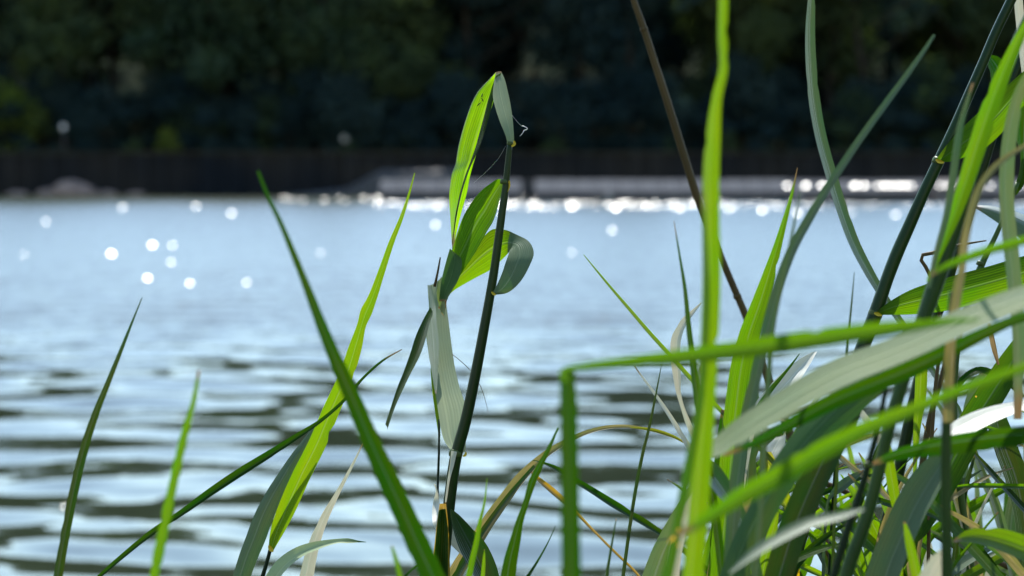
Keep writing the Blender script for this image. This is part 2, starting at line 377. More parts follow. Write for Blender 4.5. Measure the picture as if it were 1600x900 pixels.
while ys[-1] < 34: ys.append(ys[-1] + max(0.035, ys[-1] * 0.0045))
while ys[-1] < 118: ys.append(ys[-1] * 1.012)
while ys[-1] < 175: ys.append(ys[-1] + 6)
ys = np.array(ys); nx = 420; uu = np.linspace(-1, 1, nx)
half = np.maximum(4.0 + ys * 0.42, 0)[:, None] * np.sign(uu)[None] * np.abs(uu)[None] ** 1.15
X = half; Y = np.repeat(ys[:, None], nx, 1); Z = wave_h(X, Y)
vs = np.stack([X, Y, Z], -1).reshape(-1, 3); ny = len(ys)
ii, jj = np.meshgrid(np.arange(ny - 1), np.arange(nx - 1), indexing='ij'); b0 = (ii * nx + jj).ravel()
fs = np.stack([b0, b0 + 1, b0 + nx + 1, b0 + nx], -1)
def water_mat():
    m, nt = newmat('lake_water'); g = G(nt)
    geo = g.n('ShaderNodeNewGeometry'); sep = g.n('ShaderNodeSeparateXYZ'); g.l(geo.outputs['Position'], sep.inputs[0])
    zn = g.n('ShaderNodeTexNoise'); zn.inputs['Scale'].default_value = 0.45; zn.inputs['Detail'].default_value = 3; g.l(geo.outputs['Position'], zn.inputs['Vector'])
    yy = g.math('ADD', sep.outputs[1], g.math('MULTIPLY', g.math('SUBTRACT', zn.outputs[0], 0.5), 5.0))
    breeze = g.n('ShaderNodeMapRange'); breeze.inputs[1].default_value = 14.5; breeze.inputs[2].default_value = 21; g.l(yy, breeze.inputs[0])
    n1 = g.n('ShaderNodeTexNoise'); n1.inputs['Scale'].default_value = 6.0; n1.inputs['Detail'].default_value = 2; g.l(geo.outputs['Position'], n1.inputs['Vector'])
    n2 = g.n('ShaderNodeTexNoise'); n2.inputs['Scale'].default_value = 19.0; n2.inputs['Detail'].default_value = 1; g.l(geo.outputs['Position'], n2.inputs['Vector'])
    k = g.math('ADD', 0.02, g.math('MULTIPLY', breeze.outputs[0], RIPPLE))
    def slope(nn, s):
        a = g.n('ShaderNodeVectorMath', operation='SUBTRACT'); g.l(nn.outputs['Color'], a.inputs[0]); a.inputs[1].default_value = (0.5, 0.5, 0.5)
        b = g.n('ShaderNodeVectorMath', operation='MULTIPLY'); g.l(a.outputs[0], b.inputs[0]); b.inputs[1].default_value = (s, s, 0)
        return b.outputs[0]
    ad = g.n('ShaderNodeVectorMath', operation='ADD'); g.l(slope(n1, 1.2), ad.inputs[0]); g.l(slope(n2, 1.0), ad.inputs[1])
    sc = g.n('ShaderNodeVectorMath', operation='SCALE'); g.l(ad.outputs[0], sc.inputs[0]); g.l(k, sc.inputs['Scale'])
    a2 = g.n('ShaderNodeVectorMath', operation='ADD'); g.l(sc.outputs[0], a2.inputs[0]); g.l(geo.outputs['Normal'], a2.inputs[1])
    # added tilt of breeze zone normals toward the viewer, to mirror brighter sky
    a3 = g.n('ShaderNodeVectorMath', operation='ADD'); g.l(a2.outputs[0], a3.inputs[0])
    cb = g.n('ShaderNodeCombineXYZ'); far = g.n('ShaderNodeMapRange'); far.inputs[1].default_value = 35; far.inputs[2].default_value = 110; g.l(sep.outputs[1], far.inputs[0])
    g.l(g.math('MULTIPLY', breeze.outputs[0], g.math('SUBTRACT', -LEAN, g.math('MULTIPLY', far.outputs[0], 0.09))), cb.inputs[1]); g.l(cb.outputs[0], a3.inputs[1])
    nm = g.n('ShaderNodeVectorMath', operation='NORMALIZE'); g.l(a3.outputs[0], nm.inputs[0])
    b = g.n('ShaderNodeBsdfPrincipled'); b.inputs['Base Color'].default_value = (0.018, 0.024, 0.014, 1); b.inputs['IOR'].default_value = 1.333
    g.l(g.math('ADD', 0.04, g.math('MULTIPLY', breeze.outputs[0], 0.12)), b.inputs['Roughness']); g.l(nm.outputs[0], b.inputs['Normal'])
    out = g.n('ShaderNodeOutputMaterial'); g.l(b.outputs[0], out.inputs[0]); return m
RIPPLE, LEAN = 0.24, 0.15
WM = water_mat()
tag(link('water', fast_mesh('water', vs, fs, True), WM), kind='structure')
# ---- steep little wavelets whose faces catch the high sun
gm, gnt = newmat('wavelet_water'); g = G(gnt)
b = g.n('ShaderNodeBsdfPrincipled'); b.inputs['Base Color'].default_value = (0.012, 0.022, 0.016, 1); b.inputs['IOR'].default_value = 1.333; b.inputs['Roughness'].default_value = 0.28
out = g.n('ShaderNodeOutputMaterial'); g.l(b.outputs[0], out.inputs[0])
GV, GF = [], []
def wavelet(px, py, size_px, bend=6.0, on=None):
    y = CAMH * F / (py - 275.0) if on is None else on; x = (px - 800) / F * y
    s = size_px * y / F; hv = (Vector((0, -1, 0.02)) * 1 + Vector((-x / y, 0, 0)) + SUNV).normalized()
    slope = math.atan2(-hv.y, hv.z); yaw = math.atan2(hv.x, -hv.y)
    depth = s / math.sin(slope) * 0.75; z0 = float(wave_h(np.array([x]), np.array([y]))[0]) if on is None else CAMH - y * (py - 275) / F; base = len(GV)
    nxw, nyw = 9, 7
    for i in range(nyw):
        for j in range(nxw):
            a = (j / (nxw - 1) - 0.5) * 2; t = i / (nyw - 1)
            e = math.sqrt(max(1 - a * a, 0.0)); lx = a * s * 0.75
            if t <= 0.8:
                f = t / 0.8; ly = f * depth; lz = math.tan(slope) * ly + math.tan(R(bend)) * ly * (1 - f) * 0.5
            else:
                f = (t - 0.8) / 0.2; ly = depth * (1 + 0.9 * f); lz = math.tan(slope) * depth * (1 - f) ** 1.2
            GV.append((x + lx * math.cos(yaw) - ly * e * math.sin(yaw), y + ly * e * math.cos(yaw) + lx * math.sin(yaw), z0 + lz * e - 0.004 * s))
    for i in range(nyw - 1):
        for j in range(nxw - 1):
            q = base + i * nxw + j; GF.append((q, q + 1, q + nxw + 1, q + nxw))
gr = random.Random(3)
for px, py, s in ((238, 384, 7), (174, 398, 8), (230, 436, 7), (296, 444, 6), (267, 410, 4.5), (269, 384, 4), (385, 442, 5), (192, 325, 4), (362, 334, 5), (72, 347, 4), (307, 323, 4),
                  (500, 396, 3), (680, 352, 4.5), (962, 326, 7), (893, 324, 6), (1190, 329, 6), (1245, 334, 6), (956, 360, 4.5), (850, 325, 4), (1139, 327, 4.5), (1399, 336, 5.5), (1330, 333, 3.5),
                  (893, 395, 3), (95, 793, 4), (38, 398, 3), (457, 312, 2.4), (506, 313, 2.6), (540, 313, 2.6), (1010, 322, 5), (1062, 327, 4), (1215, 322, 4), (780, 330, 4), (735, 326, 4.5)):
    wavelet(px, py, s * 0.68)
for k in range(620):                                   # the glittering line along the foot of the weir
    px = gr.uniform(585, 1620); wavelet(px, gr.uniform(308, 325) if px < 1130 else gr.uniform(316, 324), gr.uniform(1.0, 2.3) * (1 if px < 1130 else 0.5))
for k in range(14):
    wavelet(gr.uniform(430, 600), gr.uniform(307, 314), gr.uniform(0.8, 2.0))
for px, s in ((1229, 5), (1258, 6), (1283, 5), (1290, 4), (1334, 7), (1349, 6), (1371, 5), (1382, 6), (1391, 5), (1402, 6.5), (1413, 6), (1422, 5), (1467, 5), (1478, 5), (1485, 4), (1515, 5), (1528, 4), (1545, 5), (1590, 5)):
    wavelet(px, 291, s * .85, on=115.2 if px < 1237 else 111.2)                  # water spilling over the weir
tag(link('ripple', mesh('ripple', GV, GF), gm, bpy.data.objects['water']), kind='stuff')
# ---- far bank, hillside and the bank under the reeds (one ground sheet each side, joined under the water)
def ground_z(x, y):
    near = np.interp(y, [-30, 1.9, 2.5, 4.5, 9], [0.5, 0.33, 0.02, -1.2, -2.5])
    hill = np.interp(y, [150, 154, 157.5, 160, 175, 230, 330, 700], [-2.5, -0.8, 1.2, 3.1, 4, 16, 36, 66])
    z = np.where(y < 60, near, np.where(y < 150, -2.5, hill))
    return z + np.where(y > 158, 0.5 * np.sin(x * 0.13) + 0.3 * np.sin(x * 0.31 + y * 0.2), 0)
gx = np.concatenate([np.linspace(-700, -90, 16), np.linspace(-80, 80, 90), np.linspace(90, 700, 16)])
gy = np.concatenate([np.linspace(-30, 0, 6), np.linspace(0.5, 6, 24), np.linspace(8, 145, 8), np.linspace(150, 176, 24), np.linspace(180, 700, 40)])
XX, YY = np.meshgrid(gx, gy); ZZ = ground_z(XX, YY); ZZ = ZZ + np.where(YY < 2, 0.03 * np.sin(XX * 5.1) * np.sin(YY * 4.3), 0)
gv = np.stack([XX, YY, ZZ], -1).reshape(-1, 3); a, b_ = np.meshgrid(np.arange(len(gy) - 1), np.arange(len(gx) - 1), indexing='ij'); q = (a * len(gx) + b_).ravel()
gf = np.stack([q, q + 1, q + len(gx) + 1, q + len(gx)], -1)
tag(link('ground', fast_mesh('ground', gv, gf, True), simple('earth_and_leaf_litter', (0.014, 0.02, 0.014), 0.95, (0.022, 0.024, 0.016), 0.35, 0.05, spec=0.0)), kind='structure')
# ---- far shore works
conc = simple('pale_wet_stone', (0.085, 0.084, 0.088), 0.6, (0.14, 0.135, 0.135), 0.5, 0.02, spec=0.0)
dark = simple('dark_stone', (0.018, 0.018, 0.022), 0.7, (0.03, 0.028, 0.03), 0.8, 0.02)
def prism(name, prof, x0, x1, mat, parent=None, nseg=1, jit=0):
    """profile (y, z) swept along x"""
    V, Fc = [], []; k = len(prof)
    for i in range(nseg + 1):
        x = x0 + (x1 - x0) * i / nseg
        for (y, z) in prof: V.append((x, y, z))
    for i in range(nseg):
        for j in range(k): Fc.append((i * k + j, i * k + (j + 1) % k, (i + 1) * k + (j + 1) % k, (i + 1) * k + j))
    Fc.append(tuple(range(k))); Fc.append(tuple(nseg * k + j for j in range(k))[::-1])
    return link(name, mesh(name, V, Fc, smooth=False), mat, parent)
def Zpx(py, Y): return CAMH - Y * (py - 275.0) / F
def Xpx(px, Y): return (px - 800) / F * Y
wr_ = tag(bpy.data.objects.new('stone_weir', None), 'long low pale stone weir with a dark foot and one dark gap across the lake', 'weir'); C.objects.link(wr_)
def weir(px0, px1, Y, top, mid, par):
    zt, zm = Zpx(top, Y), Zpx(mid, Y); h = zt - zm; run = h * 1.35
    x0, x1 = Xpx(px0, Y), Xpx(px1, Y)
    n = max(1, int((x1 - x0) / 1.15)); me = None
    for i in range(n):                                  # sloping facing slabs, open joints between them
        a = x0 + (x1 - x0) * i / n; wd = (x1 - x0) / n - 0.05
        if me is None:
            o = prism('slab', [(0, 0), (run, h), (run + 0.9, h), (run + 0.9, -0.3), (0, -0.3)], 0, wd, conc, par); me = o.data
        else:
            o = bpy.data.objects.new('slab', me); C.objects.link(o); o.parent = par
        o.location = (a, Y + gr.uniform(-0.02, 0.02), zm + gr.uniform(-0.015, 0.015))
    prism('footing', [(Y - 0.02, zm - 0.02), (Y + run + 1.0, zm - 0.02), (Y + run + 1.0, -1.2), (Y - 0.02, -1.2)], x0, x1, dark, par)
weir(594, 816, 116, 281, 299, wr_); weir(836, 1236, 116, 281, 300, wr_); weir(1240, 1452, 112, 282, 300, wr_); weir(1505, 2050, 112, 281, 300, wr_)
prism('gap_post', [(116.6, Zpx(282, 116)), (118.4, Zpx(282, 116)), (118.4, -1.2), (116.6, -1.2)], Xpx(816, 116.6) + .05, Xpx(836, 116.6) - .05, dark, wr_)
pm = simple('pier_stone', (0.07, 0.06, 0.06), 0.6, (0.11, 0.095, 0.09), 1.2, 0.02)
o = prism('stone_pier', [(111.2, 0.9), (111.7, 1.28), (113.4, 1.28), (113.8, 0.9), (113.8, -1.2), (111.2, -1.2)], Xpx(1458, 112), Xpx(1501, 112), pm)
tag(o, 'low pinkish grey stone pier standing between two lengths of the pale weir', 'pier')
# dark sheet-pile wall along the left of the far bank
pw = tag(bpy.data.objects.new('retaining_wall', None), 'long dark sheet pile retaining wall under the trees on the far bank', 'wall'); C.objects.link(pw)
V, Fc = [], []; x = -85.0; k = 0
while x < 85:
    y = 154.6 + (0.22 if k % 2 else 0.0) + gr.uniform(-.05, .05); wd = gr.uniform(0.5, 1.3)
    for xx, yy in ((x, y), (x + wd * .8, y + gr.uniform(-.04, .04))): V += [(xx, yy, -1.5), (xx, yy, Zpx(241, 155) + 0.12 * math.sin(x * .21))]
    x += wd; k += 1
for i in range(len(V) // 2 - 1): Fc.append((2 * i, 2 * i + 2, 2 * i + 3, 2 * i + 1))
link('piling', mesh('piling', V, Fc, smooth=False), simple('pile_steel', (0.006, 0.008, 0.011), 0.8, (0.020, 0.018, 0.016), 0.12, spec=0.05), pw)
prism('coping', [(154.5, Zpx(241, 155)), (155.6, Zpx(241, 155)), (155.6, Zpx(237, 155)), (154.5, Zpx(237, 155))], -85, 85, simple('coping_stone', (0.014, 0.013, 0.008), 0.9, (0.026, 0.022, 0.014), 0.3), pw)
# pale ramp that climbs to the right in front of the wall
rx0, rx1 = Xpx(440, 150), Xpx(592, 150); V = []
for xx, z in ((rx0, 0.05), (Xpx(540, 150), 0.55), (rx1, Zpx(266, 150)), (rx1 + 6, Zpx(264, 150))):
    V += [(xx, 149, -1.2), (xx, 149.0, z - 0.25), (xx, 151.5, z), (xx, 154.0, z), (xx, 154.0, -1.2)]
Fc = [(i * 5 + j, i * 5 + j + 1, i * 5 + 6 + j, i * 5 + 5 + j) for i in range(3) for j in range(4)] + [(0, 1, 2, 3, 4), (19, 18, 17, 16, 15)]
tag(link('boat_ramp', mesh('boat_ramp', V, Fc, smooth=False), simple('ramp_concrete', (0.03, 0.032, 0.038), 0.7, (0.05, 0.05, 0.055), 0.7)), 'grey concrete ramp rising to the right before the dark wall', 'ramp')
# boulders at the left of the far waterline
rock = simple('boulder_stone', (0.10, 0.07, 0.06), 0.85, (0.20, 0.145, 0.12), 1.2, 0.05)
def boulder(px, Y, wpx, h, seed, label):
    r = random.Random(seed); V, Fc = [], []; wd = wpx * Y / F / 2; N, K = 18, 9
    ph = [(r.uniform(0, 6.28), r.uniform(0, 6.28), r.uniform(1, 4), r.uniform(1, 3)) for _ in range(6)]
    for i in range(K + 1):
        t = i / K * math.pi
        for j in range(N):
            a = 2 * math.pi * j / N; rr = 1 + sum(0.06 * math.sin(a * int(p[2]) + p[0]) * math.sin(t * p[3] + p[1]) for p in ph) + r.uniform(-.04, .04)
            V.append((Xpx(px, Y) + wd * rr * math.sin(t) * math.cos(a), Y + wd * 0.7 * rr * math.sin(t) * math.sin(a), -0.1 + h * rr * math.cos(t)))
    Fc = [(i * N + j, i * N + (j + 1) % N, (i + 1) * N + (j + 1) % N, (i + 1) * N + j) for i in range(K) for j in range(N)]
    tag(link('boulder', mesh('boulder', V, Fc), rock), label, 'boulder', 'boulders at the far waterline')
boulder(112, 148, 78, 1.25, 1, 'largest pinkish boulder at the far waterline, left of the picture')
boulder(72, 149, 30, 0.6, 2, 'small boulder just left of the largest pinkish one at the far waterline')
boulder(215, 150, 36, 0.4, 5, 'dark low boulder to the right of the flat one at the far waterline')
boulder(28, 150, 40, 0.45, 6, 'low boulder nearest the left edge at the far waterline')
boulder(165, 149, 44, 0.5, 4, 'low flat boulder just right of the largest pinkish one at the far waterline')
# two lamps on the far path
def lamp(px, py, Y, label):
    r0 = bpy.data.objects.new('lamp_post', None); C.objects.link(r0); tag(r0, label, 'lamp post')
    x, z = Xpx(px, Y), Zpx(py, Y); gz = float(ground_z(np.array([x]), np.array([Y]))[0]) - 0.1
    tube3('pole', [Vector((x, Y, gz)), Vector((x, Y, (z + gz) / 2)), Vector((x, Y, z - .15))], [.05, .045, .04], simple('lamp_pole', (0.1, 0.1, 0.1), 0.5), r0, 8)
    pos = [Vector((x, Y, z + 0.26 * math.cos(t))) for t in np.linspace(math.pi, 0, 9)]
    tube3('globe', pos, [max(0.26 * math.sin(t), 0.01) for t in np.linspace(math.pi, 0, 9)], simple('lamp_glass', (0.75, 0.72, 0.7), 0.25), r0, 14)
lamp(102, 199, 156.8, 'slim lamp post with a bluish white globe, left on the far path')
lamp(540, 217, 156.8, 'slim lamp post with a round pinkish white globe, near the middle of the far path')
# mooring bollards / small pale stones standing in front of the weir
def bollard(px, py, Y, wpx, label):
    x = Xpx(px, Y); z = Zpx(py, Y); r = wpx * Y / F / 2
    pr = [(-0.8, 1), (z - r * 1.2, 0.95), (z - r * 0.6, 0.8), (z - 0.1, 1.0), (z, 0.7), (z + .02, 0.1)]
    o = tube3('bollard', [Vector((x, Y, a)) for a, _ in pr], [r * b for _, b in pr], simple('bollard_stone', (0.14, 0.14, 0.14), 0.6), None, 14); tag(o, label, 'bollard')
bollard(950, 302, 109, 11, 'pale round bollard in the water before the middle of the weir')
bollard(1246, 303, 107, 13, 'pale round bollard in the water before the right half of the weir')
# ---- woodland on the far bank
def foliage_mat(name, c1, c2, tr):
    m, nt = newmat(name); g = G(nt); tx = g.n('ShaderNodeTexCoord'); no = g.n('ShaderNodeTexNoise'); no.inputs['Scale'].default_value = 0.35; no.inputs['Detail'].default_value = 4
    g.l(tx.outputs['Object'], no.inputs['Vector']); oi = g.n('ShaderNodeObjectInfo')
    k = g.math('ADD', g.math('MULTIPLY', no.outputs[0], 0.8), g.math('MULTIPLY', oi.outputs['Random'], 0.2))
    c = g.mix(g.ramp(k, [(0.35, 0.0), (0.7, 1.0)]), c1, c2)
    di = g.n('ShaderNodeBsdfDiffuse'); g.l(c, di.inputs[0]); t = g.n('ShaderNodeBsdfTranslucent'); sc = g.n('ShaderNodeVectorMath', operation='MULTIPLY'); g.l(c, sc.inputs[0]); sc.inputs[1].default_value = tr; g.l(sc.outputs[0], t.inputs[0])
    ad = g.n('ShaderNodeAddShader'); g.l(di.outputs[0], ad.inputs[0]); g.l(t.outputs[0], ad.inputs[1]); out = g.n('ShaderNodeOutputMaterial'); g.l(ad.outputs[0], out.inputs[0]); return m
fol = [foliage_mat('foliage_dark', (0.010, 0.020, 0.023), (0.020, 0.032, 0.029), (0.7, 0.8, 0.6)),  # distance haze put into the leaf colour as a blue cast
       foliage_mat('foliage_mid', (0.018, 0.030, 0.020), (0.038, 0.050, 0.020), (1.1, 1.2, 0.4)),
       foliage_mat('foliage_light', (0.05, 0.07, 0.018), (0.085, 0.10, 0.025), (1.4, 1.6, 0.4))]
bark = simple('bark', (0.018, 0.016, 0.013), 0.95, (0.035, 0.03, 0.024), 2, spec=0.0)
def crown_mesh(name, seed, H, Rr, base, n, leaf, squash=1.0, lobes=13):
    r = np.random.default_rng(seed); ctr = []
    for i in range(lobes):
        t = r.uniform(0, 1); z = base + (H - base) * (0.10 + 0.84 * t); rad = Rr * math.sin(min(math.pi * (0.16 + 0.80 * t), 3.1)) ** 0.7
        a = r.uniform(0, 6.28); q = rad * r.uniform(0.25, 0.75); ctr.append((q * math.cos(a), q * math.sin(a), z, Rr * r.uniform(0.22, 0.62)))
    ctr.append((0, 0, base + (H - base) * .55, Rr * 0.62)); ctr.append((0, 0, base + (H - base) * .85, Rr * 0.42)); ctr = np.array(ctr)
    pick = r.integers(0, len(ctr), n); dirs = r.normal(size=(n, 3)); dirs /= np.linalg.norm(dirs, axis=1)[:, None]
    rad = ctr[pick, 3:4] * r.uniform(0.15, 1.25, (n, 1)) ** 0.7; P0 = ctr[pick, :3] + dirs * rad * np.array([1, 1, 0.8 * squash])
    a = r.normal(size=(n, 3)); a /= np.linalg.norm(a, axis=1)[:, None]; b = np.cross(a, r.normal(size=(n, 3))); b /= np.linalg.norm(b, axis=1)[:, None]
    s = (leaf * r.uniform(0.5, 1.2, (n, 1))); a *= s; b *= s * 0.6
    V = np.stack([P0 - a, P0 - b, P0 + a, P0 + b], 1).reshape(-1, 3); return fast_mesh(name, V, np.arange(n * 4).reshape(-1, 4))
def trunk_mesh(name, seed, H, r0):
    r = random.Random(seed); V, Fc = [], []
    def limb(p0, d, L, ra, n=6, ns=7):
        base = len(V); p = Vector(p0); d = Vector(d).normalized()
        for i in range(n + 1):
            rr = ra * (1 - 0.85 * i / n); o1 = d.orthogonal().normalized(); o2 = d.cross(o1)
            for j in range(ns):
                a = 6.283 * j / ns; V.append(p + (o1 * math.cos(a) + o2 * math.sin(a)) * rr)
            p = p + d * (L / n); d = (d + Vector((r.uniform(-.1, .1), r.uniform(-.1, .1), 0.05))).normalized()
        for i in range(n):
            for j in range(ns): Fc.append((base + i * ns + j, base + i * ns + (j + 1) % ns, base + (i + 1) * ns + (j + 1) % ns, base + (i + 1) * ns + j))
    limb((0, 0, -0.8), (0, 0, 1), H * 0.9, r0, 9)
    for k in range(8):
        a = r.uniform(0, 6.28); limb((0, 0, H * r.uniform(0.22, 0.65)), (math.cos(a), math.sin(a), r.uniform(0.4, 1.0)), H * r.uniform(0.22, 0.34), r0 * 0.4)
    return mesh(name, V, Fc)
kinds = [(crown_mesh('crown_broad', 1, 21, 6.2, 3.0, 8500, 0.34), trunk_mesh('trunk_broad', 1, 21, 0.38)),
         (crown_mesh('crown_tall', 2, 25, 5.0, 4.0, 8500, 0.34, 1.2), trunk_mesh('trunk_tall', 2, 25, 0.36)),
         (crown_mesh('crown_low', 3, 16, 6.0, 1.2, 8000, 0.32, 0.9), trunk_mesh('trunk_low', 3, 16, 0.3)),
         (crown_mesh('crown_open', 4, 22, 5.6, 5.0, 5200, 0.36, 1.0, 10), trunk_mesh('trunk_open', 4, 22, 0.34))]
small = (crown_mesh('crown_small', 5, 5.2, 2.6, 0.5, 2600, 0.20, 1.0, 8), trunk_mesh('trunk_small', 5, 5, 0.10))
for me in [k[0] for k in kinds] + [small[0]]: me.materials.append(None)
for me in [k[1] for k in kinds] + [small[1]]: me.materials.append(bark)
tr_ = random.Random(21)
def tree(name, x, y, kind, s, mat, label, cat='tree', group='trees of the far shaded woodland', z=None):
    gz = float(ground_z(np.array([x]), np.array([y]))[0]) if z is None else z; r0 = bpy.data.objects.new(name, None); C.objects.link(r0); r0.location = (x, y, gz); r0.rotation_euler.z = tr_.uniform(0, 6.28); r0.scale = (s, s, s * tr_.uniform(.92, 1.1))
    for nme, me in (('crown', kind[0]), ('trunk', kind[1])):
        o = bpy.data.objects.new(nme, me); C.objects.link(o); o.parent = r0
        if nme == 'crown': o.material_slots[0].link = 'OBJECT'; o.material_slots[0].material = fol[mat]
    tag(r0, label, cat, group)
LB = ('broad dark leafy tree of the far shaded woodland', 'tall narrow dark tree of the far shaded woodland', 'low bushy dark tree of the far shaded woodland', 'loose open-crowned tree of the far shaded woodland')
for row, (yy, sp, off) in enumerate(((163, 6.6, 0), (169, 7.0, 3), (177, 7.5, 5), (187, 9, 2), (200, 10, 6), (216, 12, 1))):
    x = -yy * 0.50 + off
    while x < yy * 0.50:
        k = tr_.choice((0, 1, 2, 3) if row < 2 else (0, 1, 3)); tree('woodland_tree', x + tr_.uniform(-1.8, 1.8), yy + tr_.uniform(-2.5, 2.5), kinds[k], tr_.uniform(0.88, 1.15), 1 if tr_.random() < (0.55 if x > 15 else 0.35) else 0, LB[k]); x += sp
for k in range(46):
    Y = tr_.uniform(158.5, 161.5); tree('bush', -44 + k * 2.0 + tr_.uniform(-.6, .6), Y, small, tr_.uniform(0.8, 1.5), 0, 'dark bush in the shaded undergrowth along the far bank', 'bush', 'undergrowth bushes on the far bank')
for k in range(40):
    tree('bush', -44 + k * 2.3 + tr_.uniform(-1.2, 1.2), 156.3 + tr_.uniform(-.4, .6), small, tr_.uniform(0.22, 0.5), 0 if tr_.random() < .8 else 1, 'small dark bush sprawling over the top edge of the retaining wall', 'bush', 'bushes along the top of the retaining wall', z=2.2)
# bushes in paler leaf colours low on the bank
for px, py, Y, s, m, lab in ((4, 118, 158.5, 1.3, 2, 'yellow green bush at the far left edge of the woodland'),
                             (262, 190, 159, 0.55, 2, 'small light green bush low on the far bank, left of the pale scrub'),
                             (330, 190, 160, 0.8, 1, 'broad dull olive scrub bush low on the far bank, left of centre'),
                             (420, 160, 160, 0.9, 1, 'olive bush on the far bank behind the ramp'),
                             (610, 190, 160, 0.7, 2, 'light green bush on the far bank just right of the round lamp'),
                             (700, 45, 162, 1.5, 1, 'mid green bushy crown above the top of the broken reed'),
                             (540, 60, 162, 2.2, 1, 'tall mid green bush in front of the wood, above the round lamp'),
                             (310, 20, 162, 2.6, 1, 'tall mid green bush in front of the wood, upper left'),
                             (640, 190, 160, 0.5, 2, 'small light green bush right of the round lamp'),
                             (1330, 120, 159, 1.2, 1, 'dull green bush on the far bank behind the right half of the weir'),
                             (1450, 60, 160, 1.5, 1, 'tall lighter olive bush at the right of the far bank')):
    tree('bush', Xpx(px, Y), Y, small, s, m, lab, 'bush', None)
# ================================================================== the broken reed in focus
D = 1.6
reed = root('broken_reed', 690, 905, D, 'tall broken reed in sharp focus with folded and curled leaves, left of the picture middle', 'reed')
stem('stem', [(797, 222, 8.5, 1.60), (793, 262, 10), (789, 300, 11), (782, 350, 12.5), (771, 430, 14), (757, 510, 15.5), (742, 590, 17), (727, 660, 18), (712, 715, 19), (704, 770, 19), (697, 830, 20), (690, 905, 20)], M['stem'], reed, ground=True, ns=14)
strip('leaf', [(793, 226, 1.598, 803, 226, 1.602), (790, 212, 1.598, 803, 210, 1.604), (781, 190, 1.605, 801, 186, 1.612), (773, 165, 1.618, 797.5, 162, 1.622), (770, 148, 1.628, 793.5, 143, 1.63), (772, 128, 1.638, 789, 125, 1.638), (774.5, 113, 1.645, 783, 111.5, 1.645)],
      M['greyL'], reed, cup=0.10, label='pale grey upturned base of the folded leaf')
strip('leaf', [(774.5, 113, 1.6455, 783, 112, 1.6455), (764, 125, 1.648, 779, 127, 1.647), (748, 142, 1.648, 774, 148, 1.646), (739, 158, 1.647, 768, 168, 1.644), (730, 182, 1.645, 761, 190, 1.642), (722, 208, 1.643, 754, 212, 1.639), (715, 238, 1.640, 746, 236, 1.636), (713, 256, 1.638, 741, 252, 1.633),
             (708, 268, 1.637, 738, 262, 1.632), (705, 280, 1.636, 734, 278, 1.631), (702, 305, 1.634, 730, 300, 1.629), (703, 330, 1.632, 723, 325, 1.627), (704.5, 355, 1.630, 716, 352, 1.626), (706.5, 390, 1.628, 708, 390, 1.626)],
      M['hero'], reed, cup=-0.16, mid=0.74, nu=11, crinkle=0.003, label='bright green half of the folded leaf, lit from behind')
strip('leaf', [(775, 118, 1.640, 783, 114, 1.641), (770, 132, 1.640, 778, 135, 1.641), (763, 155, 1.638, 771, 156, 1.639), (756, 182, 1.635, 763, 186, 1.636), (749, 208, 1.632, 755, 212, 1.634), (743, 230, 1.630, 747.5, 235, 1.631), (736, 250, 1.628, 739, 252, 1.629), (727, 274, 1.626, 729.5, 276, 1.627), (718, 305, 1.624, 720.5, 306, 1.625), (711, 340, 1.623, 713, 341, 1.623), (706.5, 382, 1.622, 707.5, 382, 1.622)], M['deep'], reed, cup=0.05, nu=5, label='folded over margin of the bright leaf, its shade put in as dark green')  # real fold, its shade put into the colour by a darker leaf material
strip('sheath', [(703, 388, 1.597, 710, 394, 1.597), (698, 405, 1.596, 722, 408, 1.595), (692, 428, 1.595, 716, 437, 1.594), (688, 450, 1.595, 704, 457, 1.594), (686, 471, 1.597, 698, 471, 1.596)], M['blue'], reed, cup=0.15, nu=7, label='dark blue green rolled sheath where the upper leaves meet')
strip('leaf', [(786, 281, 1.606, 789, 284, 1.606), (777, 280, 1.606, 786, 296, 1.604), (766, 287, 1.606, 781, 312, 1.603), (754, 296, 1.606, 776, 330, 1.602), (743, 308, 1.606, 770, 347, 1.601), (733, 322, 1.606, 762, 360, 1.601), (723, 340, 1.605, 752, 378, 1.601), (715, 362, 1.604, 741, 397, 1.600), (709, 382, 1.602, 729, 415, 1.600), (702, 402, 1.600, 718, 432, 1.600), (691, 432, 1.600, 706, 455, 1.600), (687, 468, 1.600, 698, 468, 1.600)],
      M['fresh'], reed, cup=0.12, nu=11, label='broad ribbed green leaf below the folded one')
strip('leaf', [(769, 459, 1.597, 771, 461, 1.598), (776, 446, 1.596, 794, 457, 1.592), (784, 428, 1.596, 814, 439, 1.588), (790, 410, 1.598, 829, 412, 1.588), (794, 399, 1.602, 834, 394, 1.594), (796, 392, 1.608, 826, 377, 1.604), (796, 393, 1.616, 806, 366, 1.616), (788, 402, 1.622, 789, 359, 1.624), (767, 421, 1.624, 768, 359, 1.626), (745, 433, 1.624, 750, 377, 1.626), (727, 443, 1.622, 735, 397, 1.624), (712, 452, 1.618, 716, 420, 1.620), (700, 462, 1.612, 700, 440, 1.614)],
      M['grey'], reed, mat2=M['vivid'], split=0.53, cup=0.07, nu=11, n=60, label='curled leaf showing its grey face right of the stem')
